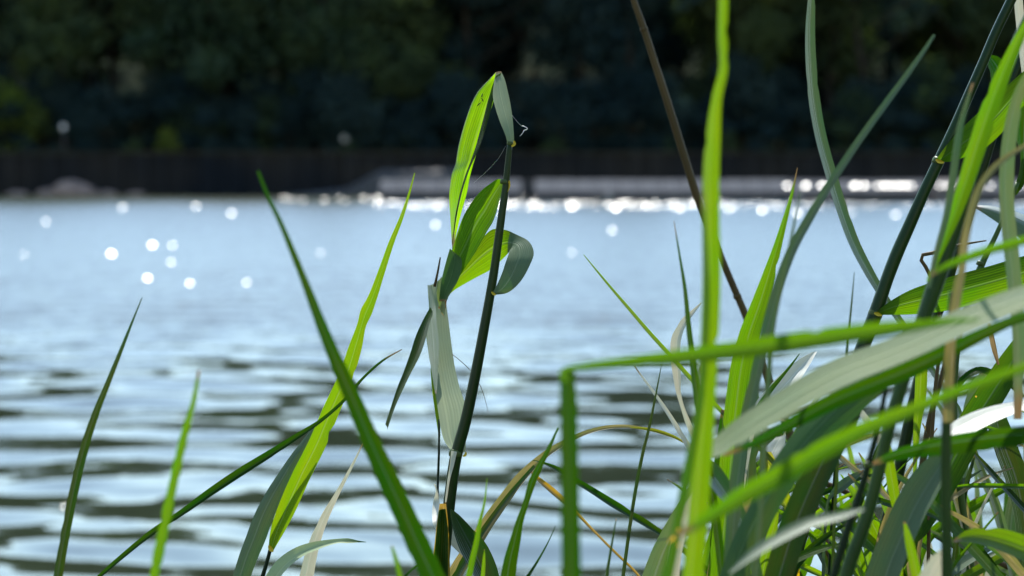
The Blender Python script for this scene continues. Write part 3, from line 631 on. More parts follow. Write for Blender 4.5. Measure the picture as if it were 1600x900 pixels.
strip('leaf', [(710, 706, 1.598, 727, 706, 1.603), (700, 698, 1.609, 728, 690, 1.609), (691, 680, 1.622, 728.5, 660, 1.626), (685, 645, 1.646, 728, 635, 1.646), (680, 612, 1.670, 719, 608, 1.670), (674, 578, 1.693, 711, 575, 1.693), (669, 548, 1.712, 706, 542, 1.712), (665.5, 517, 1.730, 702, 510, 1.730), (670, 485, 1.746, 698, 480, 1.746), (669, 462, 1.755, 695, 455, 1.755), (668, 446, 1.764, 691, 433, 1.764)],
      M['greyL'], reed, cup=-0.13, mid=0.28, nu=11, label='broad drooping grey green leaf clasping the stem below')
strip('leaf', [(668, 445, 1.74, 675, 447, 1.74), (672, 473, 1.728, 680, 475, 1.728), (667, 500, 1.715, 682, 500, 1.715), (669, 540, 1.695, 686, 540, 1.695), (675, 585, 1.672, 684, 590, 1.672), (680, 615, 1.660, 682, 615, 1.660)], M['greyL'], reed, cup=0.1, nu=5, label='narrow grey overlap of the drooping leaf')
strip('leaf', [(672, 480, 1.670, 676, 492, 1.672), (661, 500, 1.664, 671, 506, 1.668), (650, 524, 1.656, 665, 530, 1.662), (641, 552, 1.648, 656, 556, 1.654), (631, 580, 1.640, 642, 583, 1.645), (621, 605, 1.632, 630, 608, 1.636), (611, 635, 1.624, 617, 637, 1.627), (602, 663, 1.618, 605, 672, 1.620)],
      M['deep'], reed, cup=-0.2, nu=7, label='dark narrow leaf hanging down to the left with a cut tip')
ribbon('leaf', [(674, 575, 3, 1.68), (678, 605, 8), (683, 640, 9), (686, 672, 5), (687, 690, 2)], M['bright'], reed, nu=5, label='thin bright green leaf edge behind the grey leaf')
stem('stalk', [(686, 655, 3, 1.655), (686, 700, 3.5), (684, 760, 4), (683, 805, 4, 1.62)], M['stemD'], reed, label='thin dark side stalk')
stem('stalk', [(688, 402, 2.2, 1.60), (684, 425, 3.4), (679, 448, 4.5)], M['stemB'], reed, label='short dry brown stub of a stalk')
strip('bract', [(683, 442, 1.597, 690, 432, 1.597), (682, 455, 1.597, 693, 450, 1.597), (684, 470, 1.60, 696, 478, 1.60), (690, 490, 1.61, 694, 500, 1.61)], M['greyL'], reed, cup=0.15, nu=5)
strip('bract', [(690, 455, 1.604, 700, 458, 1.604), (687, 470, 1.607, 698, 470, 1.607), (685, 482, 1.61, 697, 482, 1.61)], M['brown'], reed, nu=5)
stem('tendril', [(706, 553, .8, 1.62), (722, 566, 1.0), (738, 582, 1.1), (751, 604, 1.0), (759, 628, .7), (763, 645, 0.4)], M['stemB'], reed)
strip('sheath', [(705, 704, 1.594, 714, 706, 1.594), (703, 725, 1.592, 709, 728, 1.592), (699, 750, 1.590, 703, 750, 1.590), (696, 775, 1.588, 699, 776, 1.588), (695, 786, 1.588, 697, 786, 1.588)], M['pale'], reed, cup=0.1, nu=5, label='dry pale strip of sheath peeling from the stem')
node_ring(797, 224, 10, 1.60, reed, 0.05); node_ring(788, 284, 12.5, 1.60, reed, 0.1); node_ring(712, 708, 20, 1.60, reed, 0.2)
collar([(803, 220, 3, 1.598), (804, 225, 5), (799, 229, 3)], reed); collar([(768, 456, 2, 1.592), (771, 459, 5), (775, 461, 2)], reed); collar([(728, 706, 2, 1.595), (727, 711, 5), (723, 713, 2)], reed)
collar([(796, 282, 2, 1.598), (795, 290, 6), (792, 300, 3)], reed)
# torn lower sheath and leaves wrapped round the foot of the broken reed
strip('leaf', [(678, 756, 1.63, 681, 757, 1.63), (681, 768, 1.63, 684, 768, 1.63), (677, 784, 1.63, 686, 780, 1.63), (675, 805, 1.62, 690, 795, 1.62), (678, 822, 1.61, 697, 812, 1.61), (690, 838, 1.61, 712, 822, 1.61), (705, 852, 1.61, 722, 838, 1.61), (722, 868, 1.61, 738, 862, 1.61), (736, 878, 1.61, 742, 872, 1.61)],
      M['pale'], reed, cup=0.12, nu=7, label='crumpled bleached leaf wrapped round the foot of the stem')
strip('leaf', [(703, 796, 1.575, 705, 795, 1.575), (705, 812, 1.575, 719, 806, 1.575), (709, 832, 1.573, 738, 826, 1.575), (717, 856, 1.570, 757, 846, 1.575), (729, 880, 1.568, 771, 872, 1.574), (742, 904, 1.566, 780, 900, 1.572), (752, 935, 1.566, 784, 935, 1.57), (740, 990, 1.575, 762, 990, 1.575), (705, 1050, 1.59, 715, 1050, 1.59)],
      M['deep'], reed, cup=0.22, nu=9, label='broad dark green leaf curling over to the lower right')
strip('stub', [(687, 787, 1.572, 697, 787, 1.572), (683, 815, 1.572, 700, 815, 1.572), (679, 850, 1.574, 702, 850, 1.574), (673, 905, 1.576, 703, 905, 1.576), (668, 980, 1.585, 700, 980, 1.585)], M['rust'], reed, cup=0.25, nu=7, label='split brown-tipped stub of a sheath')
strip('leaf', [(686, 797, 1.570, 696, 795, 1.570), (682, 830, 1.570, 700, 830, 1.570), (678, 870, 1.57, 700, 870, 1.57), (672, 910, 1.575, 700, 910, 1.575), (672, 990, 1.588, 698, 990, 1.588)], M['green'], reed, cup=0.3, nu=7, label='green sheath below the brown-tipped stub')
stem('margin', [(774, 114, .5, 1.644), (764, 125, .9, 1.646), (748, 142, 1.1, 1.646), (739, 158, 1.1, 1.645), (730, 182, 1.1, 1.643), (722, 208, 1.1, 1.641), (715, 238, 1.1, 1.638), (712.5, 256, .9, 1.636), (707, 269, .8, 1.635), (704, 282, .6, 1.634)], M['rim'], reed, ns=6, label='thin pale margin of the folded leaf')
for q in ([(754, 146, .8, 1.634), (753, 150, 1.9), (753, 152, .8)], [(752, 153, .6, 1.634), (754, 156, 1.8), (755, 159, .8)], [(751, 160, .8, 1.634), (748, 163, 1.7), (745.5, 166, .6)]): stem('dark_mark', q, M['stemD'], reed, ns=6)  # small dark marks on the bright half of the folded leaf
web = root('spider_thread', 812, 205, 1.6, 'fine white spider thread with a knot hanging beside the top of the broken reed', 'spider thread')
stem('strand', [(800, 180, 0.22, 1.60), (808, 190, 0.22), (816, 198, 0.25)], M['web'], web, ns=5); stem('strand', [(790, 228, 0.2, 1.6), (782, 243, 0.2), (765, 263, 0.2), (740, 286, 0.2)], M['web'], web, ns=5)
for q in ([(815, 197, .5, 1.6), (818, 197, 1.3), (821, 199, .7)], [(821, 198, .5, 1.6), (824, 201, 1.4), (821, 204, .6)], [(822, 202, .5, 1.6), (818, 205, 1.5), (817, 208, .5)], [(818, 206, .4, 1.6), (815, 210, .9), (812, 213, .4)]): stem('knot', q, M['web'], web, ns=6)

# ================================================================== blades left of the broken reed
lone('reed_shoot', 'dark green blade at the far left with a fine grey tip bending right', [(222, 465, 1.5, 1.46), (207, 502, 4), (190, 545, 7), (168, 600, 10), (150, 645, 13), (132, 700, 16), (115, 770, 17), (103, 830, 17), (90, 905, 17)], 'deep', th=30)
lone('reed_shoot', 'blurred upright light green blade second from the left edge', [(311, 578, 5, 1.24), (303, 625, 10), (288, 680, 14), (272, 750, 17), (256, 825, 18), (240, 905, 19)], 'fresh', wav=0.25)
lone('reed_shoot', 'long thin arching blade crossing behind the bright one, lowest at the left', [(628, 546, 1.5, 1.56), (600, 562, 4), (570, 588, 5), (535, 628, 6), (500, 658, 7), (462, 683, 11), (420, 710, 14), (375, 738, 16), (330, 768, 15), (285, 800, 12), (240, 830, 11), (190, 870, 9), (150, 905, 7)], 'green', th=35, cup=0.25)
br = root('reed_shoot', 410, 905, 1.6, 'brightest yellow green blade, wide and lit from behind, on a thin dark stalk', 'reed shoot')
ribbon('leaf', [(648, 270, 1.5, 1.62), (640, 300, 4), (628, 338, 7), (612, 378, 10), (596, 425, 13), (580, 470, 18), (572, 488, 22), (566, 505, 17), (556, 540, 24), (540, 590, 28), (518, 640, 31), (495, 695, 33), (470, 745, 34), (448, 795, 33), (432, 833, 24), (423, 860, 9)], M['bright'], br, th=8, cup=0.1, nu=9, wav=0.02)
stem('stalk', [(423, 856, 6, 1.62), (418, 875, 6), (409, 905, 7)], M['stemD'], br, ground=True)
collar([(420, 852, 3, 1.617), (423, 858, 8), (427, 862, 3)], br)
lone('reed_shoot', 'broad grey green blade with a bend, just left of the bright one', [(493, 664, 4, 1.64), (478, 690, 13), (462, 715, 20), (445, 745, 27), (428, 775, 32), (412, 808, 35), (400, 840, 36), (388, 870, 34), (376, 905, 32)], 'grey', th=32, cup=-0.15)
lone('reed_shoot', 'big blurred green blade crossing in front from upper left to the reed foot', [(403, 267, 5, 1.27), (418, 305, 7), (437, 345, 9), (458, 395, 12), (480, 450, 15), (503, 510, 20), (528, 570, 26), (550, 620, 30), (575, 680, 35), (600, 735, 38), (628, 795, 40), (655, 855, 42), (690, 930, 44)], 'green', th=0, wav=0.06, cup=0.08)
lone('reed_shoot', 'narrow bleached white blade leaning right, tip thin as thread', [(567, 693, 1.5, 1.64), (555, 718, 4), (540, 747, 6), (525, 775, 9), (510, 803, 14), (498, 830, 18), (488, 860, 22), (478, 905, 26)], 'pale', th=20)
lone('reed_shoot', 'pale green blade arching low to the right with a dark withered tip', [(572, 847, 1, 1.60), (558, 846, 4), (545, 845, 9), (530, 845, 8), (512, 848, 11), (490, 854, 17), (465, 864, 21), (443, 880, 24), (425, 903, 24), (412, 930, 22)], 'darktip', th=45, cup=0.2)
lone('reed_shoot', 'faint blurred short green tip between the two foreground blades', [(612, 853, 4, 1.27), (618, 872, 8), (626, 905, 10)], 'fresh', nu=5)
lone('reed_shoot', 'thin green blade rising right from behind the big blurred one', [(664, 876, 2, 1.5), (650, 885, 3), (635, 898, 4), (620, 915, 4)], 'green', nu=5)
# ================================================================== between the broken reed and the dense clump
lone('reed_shoot', 'thin pointed yellow green blade leaning left over open water', [(912, 398, 1.2, 1.60), (930, 420, 3), (955, 450, 4.5), (985, 485, 6), (1015, 520, 7), (1045, 553, 7.5), (1078, 590, 8), (1120, 635, 8), (1165, 680, 9), (1195, 708, 9), (1240, 760, 9), (1290, 830, 9)], 'bright', th=20)
ar = root('reed_shoot', 700, 905, 1.64, 'dry striped arching reed leaf with a yellow drooping tip', 'reed shoot')
ribbon('leaf', [(1076, 696, 2, 1.64), (1058, 685, 5), (1035, 676, 7), (1005, 669, 6), (975, 666, 6), (945, 668, 7), (915, 676, 8), (885, 690, 10), (862, 703, 12), (838, 722, 15), (812, 748, 19), (788, 780, 22), (765, 812, 24), (742, 848, 26), (715, 890, 28), (700, 920, 28)], M['straw'], ar, th=40, cup=0.35, nu=9, ground=True, label='folded straw striped blade')
ribbon('leaf', [(1077, 697, 2, 1.638), (1060, 686, 4.5), (1038, 677, 6), (1010, 670.5, 5), (985, 668, 2)], M['yellow'], ar, th=40, cup=0.3, nu=5, label='yellow tip of the arching blade')
ribbon('leaf', [(698, 926, 14, 1.63), (730, 868, 13), (765, 814, 10), (800, 768, 8), (835, 728, 6)], M['deep'], ar, th=10, cup=0.2, nu=5, label='green inner fold of the arching blade')
lone('reed_shoot', 'green blade sloping down to the right from the knot of the arching leaf', [(832, 719, 1.5, 1.61), (848, 723, 4), (868, 731, 8), (895, 748, 10), (925, 766, 12), (955, 785, 14), (985, 803, 14), (1010, 818, 13), (1032, 832, 11), (1075, 865, 11), (1120, 905, 11)], 'green', th=40, cup=0.3)
lone('reed_shoot', 'narrow orange edged leaf that turns into a brown thread lower down', [(828, 736, 2, 1.63), (842, 749, 8), (860, 764, 11), (885, 786, 10), (905, 806, 6), (930, 832, 4.5), (960, 862, 4.5), (998, 900, 5), (1015, 925, 6)], 'rust', th=20, cup=0.3)
lone('reed_shoot', 'very thin dark blade standing nearly upright over the water', [(1034, 568, 1, 1.6), (1026, 610, 3), (1015, 665, 5), (1004, 710, 6), (995, 755, 6.5), (986, 810, 6.5), (979, 860, 6.5), (973, 905, 7)], 'deep', th=10, cup=0.3, nu=5)
lone('reed_shoot', 'green blade right of the broken reed with a long grey bent tip', [(872, 668, 3, 1.46), (858, 700, 7), (845, 725, 11), (833, 750, 14), (822, 785, 11), (812, 815, 14), (805, 845, 20), (798, 875, 25), (792, 915, 30)], 'green', th=20, cup=0.15)
lone('reed_shoot', 'slim bright blade between the curled dark leaf and the striped arch', [(761, 747, 1, 1.42), (757, 785, 4), (750, 815, 7), (745, 845, 10), (738, 875, 11), (730, 915, 12)], 'fresh', nu=5)
lone('reed_shoot', 'short bright blade tip in front of the curled dark leaf', [(757, 858, 2, 1.5), (756, 878, 6), (754, 905, 8)], 'bright', nu=5)
lone('reed_shoot', 'fine faint blade tip slanting right near the bottom edge', [(868, 822, 1, 1.5), (855, 850, 2.5), (838, 880, 4.5), (820, 908, 7)], 'green', nu=5)
lone('reed_shoot', 'faint thin upright blade just left of the thin dark one', [(963, 810, 1.5, 1.45), (956, 850, 4), (947, 905, 6)], 'deep', nu=5)
# bent foreground blade: upright part, then folded over to the right
bb = root('bent_reed_shoot', 892, 905, 1.13, 'wide blurred foreground blade snapped over at a right angle', 'reed shoot')
ribbon('blade', [(891, 579, 20, 1.13), (887, 590, 27), (888, 615, 31), (889, 660, 33), (890, 730, 34), (891, 800, 36), (892, 860, 36), (893, 920, 37)], M['green'], bb, tipk=0.5, th=12, nu=7, cup=0.1, ground=True, wav=0.03, label='upright part of the snapped blade')
ribbon('blade', [(884, 596, 6, 1.125), (878, 584, 12), (888, 577, 12), (908, 574, 15), (950, 569, 18), (1000, 564, 22), (1060, 558, 28), (1130, 549, 33), (1200, 540, 36), (1270, 530, 36), (1330, 521, 33), (1390, 513, 28), (1440, 507, 20), (1490, 502, 11), (1530, 500, 4)], M['fresh'], bb, tipk=0.5, th=-8, nu=7, cup=0.12, label='horizontal part of the snapped blade')
lone('reed_shoot', 'tall bright green foreground blade reaching the top edge', [(1131, -60, 17, 1.2), (1130, 0, 18), (1129, 60, 18), (1130, 110, 17), (1121, 150, 19), (1114, 220, 28), (1111, 280, 31), (1111, 350, 33), (1112, 420, 34), (1110, 500, 34), (1106, 580, 34), (1102, 660, 34), (1096, 740, 36), (1090, 820, 38), (1082, 910, 40)], 'vivid', th=24, cup=0.3)
lone('reed_shoot', 'narrow brown edged blade lying along the left of the tall bright one', [(1100, 300, 2, 1.19), (1102, 380, 8), (1104, 450, 11), (1102, 530, 12), (1097, 600, 14), (1085, 680, 16), (1070, 760, 18), (1055, 840, 20), (1040, 910, 22)], 'speck', th=30)
bs = root('dry_stalk', 1290, 905, 1.95, 'long dry brown stalk leaning from the top centre down to the right', 'dry stalk')
stem('stalk', [(975, -50, 8.8, 1.95), (990, 0, 9.6), (1006, 45, 11.2), (1022, 95, 11.6), (1040, 150, 12.4), (1057, 205, 12.8), (1074, 260, 12.8), (1090, 310, 12.8), (1110, 360, 11.2), (1132, 415, 11.2), (1152, 462, 11.2), (1170, 505, 12.0), (1190, 565, 12.8), (1212, 620, 13.6), (1235, 680, 14.4), (1262, 760, 14.4), (1290, 850, 15.2), (1310, 920, 15.2)], M['stemB'], bs, ground=True)
for a, b_, c_ in ((1006, 46, 11.5), (1152, 463, 12)): node_ring(a, b_, c_, 1.95, bs, -0.3, 'stemB')
lone('reed_shoot', 'long grey green blade curving from the top edge down to the yellow node', [(1269, -40, 10, 1.68), (1268, 0, 14), (1266, 50, 18), (1268, 110, 20), (1273, 160, 21), (1283, 215, 21), (1298, 270, 21), (1315, 325, 21), (1335, 380, 20), (1358, 425, 18), (1380, 462, 15), (1400, 492, 13), (1425, 530, 12)], 'grey', th=38, cup=0.15)
lone('reed_shoot', 'long narrow grey green blade with a blunt tip rising to the upper right', [(1460, 54, 5, 1.38), (1443, 80, 8), (1418, 115, 10), (1385, 160, 12), (1350, 208, 13), (1318, 255, 14), (1290, 298, 15), (1262, 345, 17), (1240, 385, 18), (1222, 430, 19), (1207, 480, 20), (1192, 540, 20), (1178, 600, 22), (1165, 660, 24), (1150, 760, 26), (1140, 905, 26)], 'grey', th=30, cup=0.12)
lone('reed_shoot', 'wide dark green blade tapering to a fine point against the water', [(1246, 262, 1.2, 1.5), (1238, 300, 5), (1226, 345, 10), (1212, 395, 17), (1200, 435, 25), (1186, 480, 33), (1172, 520, 38), (1160, 570, 42), (1152, 630, 44), (1146, 690, 44), (1140, 760, 44), (1132, 830, 44), (1122, 910, 42)], 'fresh', th=10, cup=0.2)
lone('reed_shoot', 'thin upright blade left of the tall bright foreground one', [(1053, 345, 1, 1.42), (1062, 400, 4), (1070, 450, 7), (1076, 510, 10), (1082, 560, 12), (1092, 640, 14), (1105, 720, 15), (1120, 820, 16), (1130, 910, 16)], 'green', th=25)
lone('reed_shoot', 'curled bleached white blade hanging like a hook over the water', [(1096, 473, 2, 1.66), (1082, 488, 8), (1067, 505, 14), (1057, 528, 18), (1055, 555, 18), (1058, 590, 14), (1060, 612, 9), (1066, 635, 7), (1075, 660, 10), (1088, 690, 11), (1100, 730, 12), (1115, 790, 12), (1125, 900, 12)], 'pale', th=30, cup=0.2)
lone('reed_shoot', 'hair thin faint blade tip left of the main right stem', [(1335, 425, 1, 1.45), (1331, 470, 3), (1325, 530, 4.5), (1318, 600, 6), (1310, 700, 6), (1300, 905, 7)], 'deep', nu=5)
lone('reed_shoot', 'faint blurred thin blade just right of the wide dark pointed one', [(1250, 300, 2, 1.3), (1235, 380, 6), (1222, 440, 8), (1208, 510, 9), (1200, 600, 10), (1190, 760, 12), (1180, 905, 12)], 'grey', nu=5)
# ================================================================== the right hand reed with yellow nodes
rr = root('reed', 1240, 905, 1.6, 'tall leaning reed with yellow nodes and two ribbed leaves at the right', 'reed')
stem('stem', [(1605, -55, 14, 1.60), (1580, 0, 15), (1556, 50, 15), (1535, 100, 15.5), (1513, 150, 16), (1490, 203, 17), (1466, 254, 18), (1444, 300, 18), (1422, 350, 19), (1400, 400, 20), (1383, 445, 20), (1368, 490, 22), (1347, 545, 22), (1325, 610, 22), (1302, 680, 22), (1278, 750, 22), (1256, 820, 22), (1232, 905, 22)], M['stem'], rr, ground=True, ns=14)
strip('leaf', [(1464, 247, 1.594, 1472, 253, 1.594), (1478, 228, 1.594, 1488, 252, 1.592), (1497, 206, 1.594, 1511, 244, 1.590), (1520, 184, 1.594, 1538, 232, 1.588), (1548, 158, 1.594, 1566, 207, 1.588), (1576, 132, 1.594, 1588, 178, 1.588), (1604, 108, 1.594, 1612, 155, 1.588), (1640, 85, 1.59, 1650, 130, 1.58), (1700, 60, 1.585, 1710, 90, 1.57), (1780, 60, 1.58, 1782, 64, 1.57)], M['fresh'], rr, cup=0.12, nu=11, label='upper ribbed leaf leaving the stem to the right')
strip('leaf', [(1370, 486, 1.594, 1374, 492, 1.594), (1395, 468, 1.592, 1398, 492, 1.590), (1425, 452, 1.590, 1430, 491, 1.588), (1460, 440, 1.590, 1470, 487, 1.586), (1500, 428, 1.590, 1512, 478, 1.584), (1545, 416, 1.590, 1556, 466, 1.584), (1600, 400, 1.590, 1606, 452, 1.584), (1660, 388, 1.59, 1662, 430, 1.58), (1740, 385, 1.58, 1742, 405, 1.57), (1800, 395, 1.57, 1801, 398, 1.57)], M['fresh'], rr, cup=0.12, nu=11, label='lower ribbed leaf leaving the stem to the right')
node_ring(1466, 252, 18, 1.60, rr, 0.42); node_ring(1368, 490, 21, 1.60, rr, 0.35)
collar([(1462, 249, 3, 1.590), (1467, 252, 7), (1475, 254, 3)], rr); collar([(1366, 489, 3, 1.590), (1372, 491, 7), (1378, 493, 3)], rr)
r2 = root('reed', 1440, 905, 1.72, 'second green stem at the upper right edge, partly behind the ribbed leaf', 'reed')
stem('stem', [(1640, 0, 15, 1.72), (1612, 55, 17), (1592, 100, 17), (1575, 140, 17), (1557, 190, 17), (1535, 260, 18), (1508, 350, 18), (1480, 440, 18), (1455, 520, 18), (1430, 620, 19), (1408, 720, 19), (1385, 820, 20), (1365, 910, 20)], M['stem'], r2, ground=True, ns=12)
strip('leaf', [(1536, 86, 1.72, 1546, 85, 1.72), (1541, 97, 1.718, 1562, 90, 1.718), (1547, 112, 1.716, 1576, 106, 1.716), (1549, 128, 1.715, 1572, 128, 1.715), (1556, 150, 1.715, 1566, 160, 1.715)], M['green'], r2, cup=0.15, nu=7, label='torn leaf stub with a curled pale edge')
f29 = root('reed', 1325, 905, 1.36, 'thick blurred foreground stem with a translucent green leaf wrapped round its upper half', 'reed')
stem('stem', [(1640, -40, 9.8, 1.36), (1608, 20, 11.5), (1580, 80, 12.3), (1555, 140, 13.9), (1535, 200, 16.4), (1518, 260, 21.3), (1502, 320, 24.6), (1484, 375, 26.2), (1466, 430, 26.2), (1444, 495, 23.8), (1424, 555, 20.5), (1406, 610, 19.7), (1390, 665, 18.9), (1378, 715, 18.9), (1366, 765, 19.7), (1350, 820, 20.5), (1328, 880, 21.3), (1318, 915, 21.3)], M['stemM'], f29, ground=True, ns=14)
ribbon('leaf', [(1610, 25, 12, 1.345), (1582, 82, 22), (1560, 135, 30), (1540, 190, 34), (1522, 245, 32), (1506, 295, 28), (1490, 340, 22), (1470, 390, 14), (1450, 440, 7)], M['fresh'], f29, tipk=0.5, th=15, cup=0.2, label='translucent leaf sheath on the upper stem')
ribbon('leaf', [(1520, 130, 4, 1.33), (1500, 200, 12), (1490, 270, 14), (1478, 340, 12), (1462, 400, 10), (1452, 450, 6)], M['grey'], f29, th=10, nu=5, label='faint grey blade edge left of the stem')
lone('reed_shoot', 'shining white blade drooping in front at the right edge', [(1590, 655, 14, 1.36), (1592, 590, 20), (1592, 520, 24), (1586, 450, 26), (1580, 390, 27), (1574, 330, 27), (1573, 270, 27), (1577, 220, 26), (1585, 175, 24), (1598, 135, 20), (1625, 100, 20), (1670, 130, 18), (1700, 250, 18), (1710, 500, 16)], 'greyL', th=42, cup=0.12)
lone('reed_shoot', 'striped pale blade at the extreme upper right corner', [(1588, -40, 14, 1.62), (1592, 10, 16), (1596, 60, 14), (1602, 110, 14), (1612, 180, 14), (1620, 300, 12), (1625, 500, 12)], 'pale', th=25)
lone('reed_shoot', 'straw coloured blade bending over at the right in front of the far weir', [(1625, 215, 5, 1.26), (1598, 230, 8), (1572, 246, 10), (1548, 268, 12), (1530, 295, 13), (1518, 330, 14), (1508, 375, 15), (1502, 420, 16), (1494, 470, 17), (1486, 530, 18), (1482, 590, 18), (1482, 660, 18)], 'straw', th=20, ground=False)
vs_ = root('reed', 1478, 905, 1.27, 'dark blurred upright stem in front near the lower right corner', 'reed')
stem('stem', [(1487, 455, 8, 1.27), (1484, 520, 13), (1481, 590, 15), (1479, 660, 16), (1478, 740, 17), (1479, 820, 18), (1480, 915, 18)], M['stemM'], vs_, ground=True)
lone('reed_shoot', 'wide grey topped leaf behind the white blade with a green underside', [(1520, 322, 2, 1.72), (1540, 328, 16), (1565, 338, 30), (1590, 350, 40), (1625, 372, 46), (1680, 420, 40), (1730, 520, 30)], 'grey', th=50, cup=-0.2)
r4 = root('reed_shoot', 1530, 905, 1.66, 'green leaf hanging by a thin twisted stalk at the right edge', 'reed shoot')
strip('leaf', [(1592, 165, 1.66, 1612, 150, 1.66), (1586, 190, 1.66, 1618, 190, 1.66), (1587, 215, 1.66, 1614, 230, 1.66), (1594, 240, 1.66, 1606, 265, 1.66), (1592, 270, 1.66, 1600, 288, 1.66), (1582, 300, 1.66, 1588, 305, 1.66)], M['green'], r4, cup=0.15)
stem('stalk', [(1590, 285, 7, 1.66), (1580, 312, 7), (1568, 340, 7), (1556, 368, 8), (1544, 392, 9), (1532, 418, 11), (1520, 450, 10), (1500, 520, 10), (1490, 620, 12), (1500, 760, 12), (1520, 910, 13)], M['stemL'], r4, ground=True)
node_ring(1532, 412, 12, 1.66, r4, 0.4)
bt = root('dry_twig', 1450, 905, 1.6, 'thin dry brown twig bent sharply beside the thick blurred stem', 'dry twig')
stem('twig', [(1541, 376, 2, 1.6), (1515, 380, 3.5), (1490, 385, 5), (1462, 394, 6), (1438, 403, 6), (1440, 408, 6), (1447, 418, 6), (1452, 428, 6), (1462, 460, 5), (1470, 520, 5), (1462, 600, 6), (1455, 700, 6), (1450, 905, 6)], M['stemB'], bt, ground=True)
# ================================================================== dense clump, lower right (front to back)
lone('reed_shoot', 'blurred bright green blade pointing left across the lower ribbed leaf', [(1452, 432, 3, 1.2), (1470, 420, 9), (1500, 407, 14), (1540, 393, 17), (1580, 382, 17), (1620, 370, 16), (1690, 360, 15), (1740, 420, 14)], 'fresh', th=0)
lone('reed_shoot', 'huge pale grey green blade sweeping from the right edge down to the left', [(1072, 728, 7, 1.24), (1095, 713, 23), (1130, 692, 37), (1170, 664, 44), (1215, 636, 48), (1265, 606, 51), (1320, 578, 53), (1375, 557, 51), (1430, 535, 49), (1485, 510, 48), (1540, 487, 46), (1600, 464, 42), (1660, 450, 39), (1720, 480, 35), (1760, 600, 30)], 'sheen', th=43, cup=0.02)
lone('reed_shoot', 'dark green strip added as the underside of the huge pale blade, along its lower edge', [(1130, 712, 4, 1.27), (1180, 692, 14), (1240, 660, 24), (1300, 628, 30), (1360, 603, 32), (1420, 578, 32), (1480, 550, 28), (1540, 520, 22), (1600, 496, 16), (1660, 490, 14), (1720, 540, 14)], 'green', th=-15)  # added strip standing for the huge pale blade's dark underside
lone('reed_shoot', 'broad dark green blade with a blue sheen under the huge pale one', [(1500, 505, 14, 1.37), (1460, 535, 34), (1415, 560, 46), (1370, 590, 54), (1330, 622, 62), (1290, 660, 64), (1250, 705, 60), (1215, 755, 54), (1185, 810, 50), (1160, 860, 48), (1140, 915, 46)], 'blue', th=22, cup=-0.15)
lone('reed_shoot', 'wide very dark blade standing steeply behind the bright crossing one', [(1370, 570, 20, 1.42), (1340, 610, 44), (1315, 660, 52), (1290, 710, 54), (1262, 770, 54), (1238, 830, 54), (1215, 905, 52)], 'deep', th=15)
lone('reed_shoot', 'brightest blurred foreground blade crossing the clump to the lower left', [(1055, 838, 6, 1.12), (1085, 822, 18), (1120, 800, 26), (1165, 772, 33), (1215, 745, 36), (1265, 715, 36), (1320, 686, 34), (1375, 660, 29), (1430, 638, 24), (1490, 614, 20), (1545, 594, 19), (1600, 574, 18), (1660, 560, 18), (1720, 600, 16)], 'fresh', th=-5)
b41 = root('reed', 1300, 905, 1.3, 'thin blurred stem with a yellow node and a dark green blade going right', 'reed')
ribbon('leaf', [(1362, 726, 5, 1.3), (1380, 718, 14), (1405, 710, 22), (1440, 702, 30), (1485, 695, 36), (1535, 688, 38), (1590, 682, 36), (1640, 676, 28), (1720, 690, 6)], M['green'], b41, th=-30, cup=0.2, label='dark green blade with a bright underside')
stem('stem', [(1385, 600, 7, 1.3), (1374, 660, 9), (1358, 722, 11), (1342, 775, 12), (1322, 835, 13), (1300, 910, 13)], M['stemD'], b41, ground=True)
node_ring(1357, 726, 14, 1.3, b41, 0.3)
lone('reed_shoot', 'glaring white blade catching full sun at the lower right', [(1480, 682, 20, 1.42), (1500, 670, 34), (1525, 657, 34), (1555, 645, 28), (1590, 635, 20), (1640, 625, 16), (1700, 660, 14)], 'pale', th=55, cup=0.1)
lone('reed_shoot', 'long dark green blade flecked with orange spots, lower right', [(1620, 500, 20, 1.6), (1590, 550, 40), (1560, 598, 50), (1530, 645, 54), (1505, 690, 58), (1480, 735, 60), (1450, 785, 60), (1415, 838, 58), (1375, 900, 56), (1360, 925, 54)], 'speck', th=10, cup=0.15)
lone('reed_shoot', 'soft grey green blade standing left of the flecked one', [(1490, 690, 10, 1.42), (1468, 722, 42), (1445, 755, 58), (1422, 795, 60), (1402, 840, 60), (1385, 880, 60), (1372, 920, 60)], 'grey', th=36, cup=0.15)
lone('reed_shoot', 'short yellow green strip above the grey green blade', [(1382, 670, 8, 1.45), (1386, 700, 16), (1391, 735, 20), (1396, 765, 20), (1402, 800, 16), (1405, 860, 14), (1405, 905, 14)], 'bright')
lone('reed_shoot', 'small blurred yellow green blade tip in front of the soft grey one', [(1413, 815, 4, 1.35), (1419, 840, 14), (1426, 870, 18), (1434, 905, 20)], 'bright')
lone('reed_shoot', 'out of focus white blade rising from the bottom edge', [(1482, 852, 6, 1.3), (1474, 868, 26), (1464, 888, 42), (1454, 915, 54)], 'pale', th=45)
lone('reed_shoot', 'wide luminous yellow green blade at the bottom right corner', [(1490, 846, 4, 1.38), (1512, 838, 22), (1540, 838, 34), (1570, 845, 42), (1605, 858, 44), (1650, 880, 40), (1700, 940, 34)], 'vivid', th=20)
lone('reed_shoot', 'narrow level green blade pointing left near the right edge', [(1482, 763, 3, 1.6), (1500, 760, 6), (1530, 758.5, 9), (1565, 759, 9), (1605, 760, 9), (1660, 764, 9), (1710, 800, 9)], 'fresh', th=20, cup=0.3)
lone('reed_shoot', 'slim dark blade sloping down to the right edge', [(1515, 700, 4, 1.62), (1535, 722, 9), (1560, 750, 11), (1590, 783, 12), (1625, 825, 12), (1650, 905, 12)], 'deep', th=30, cup=0.25)
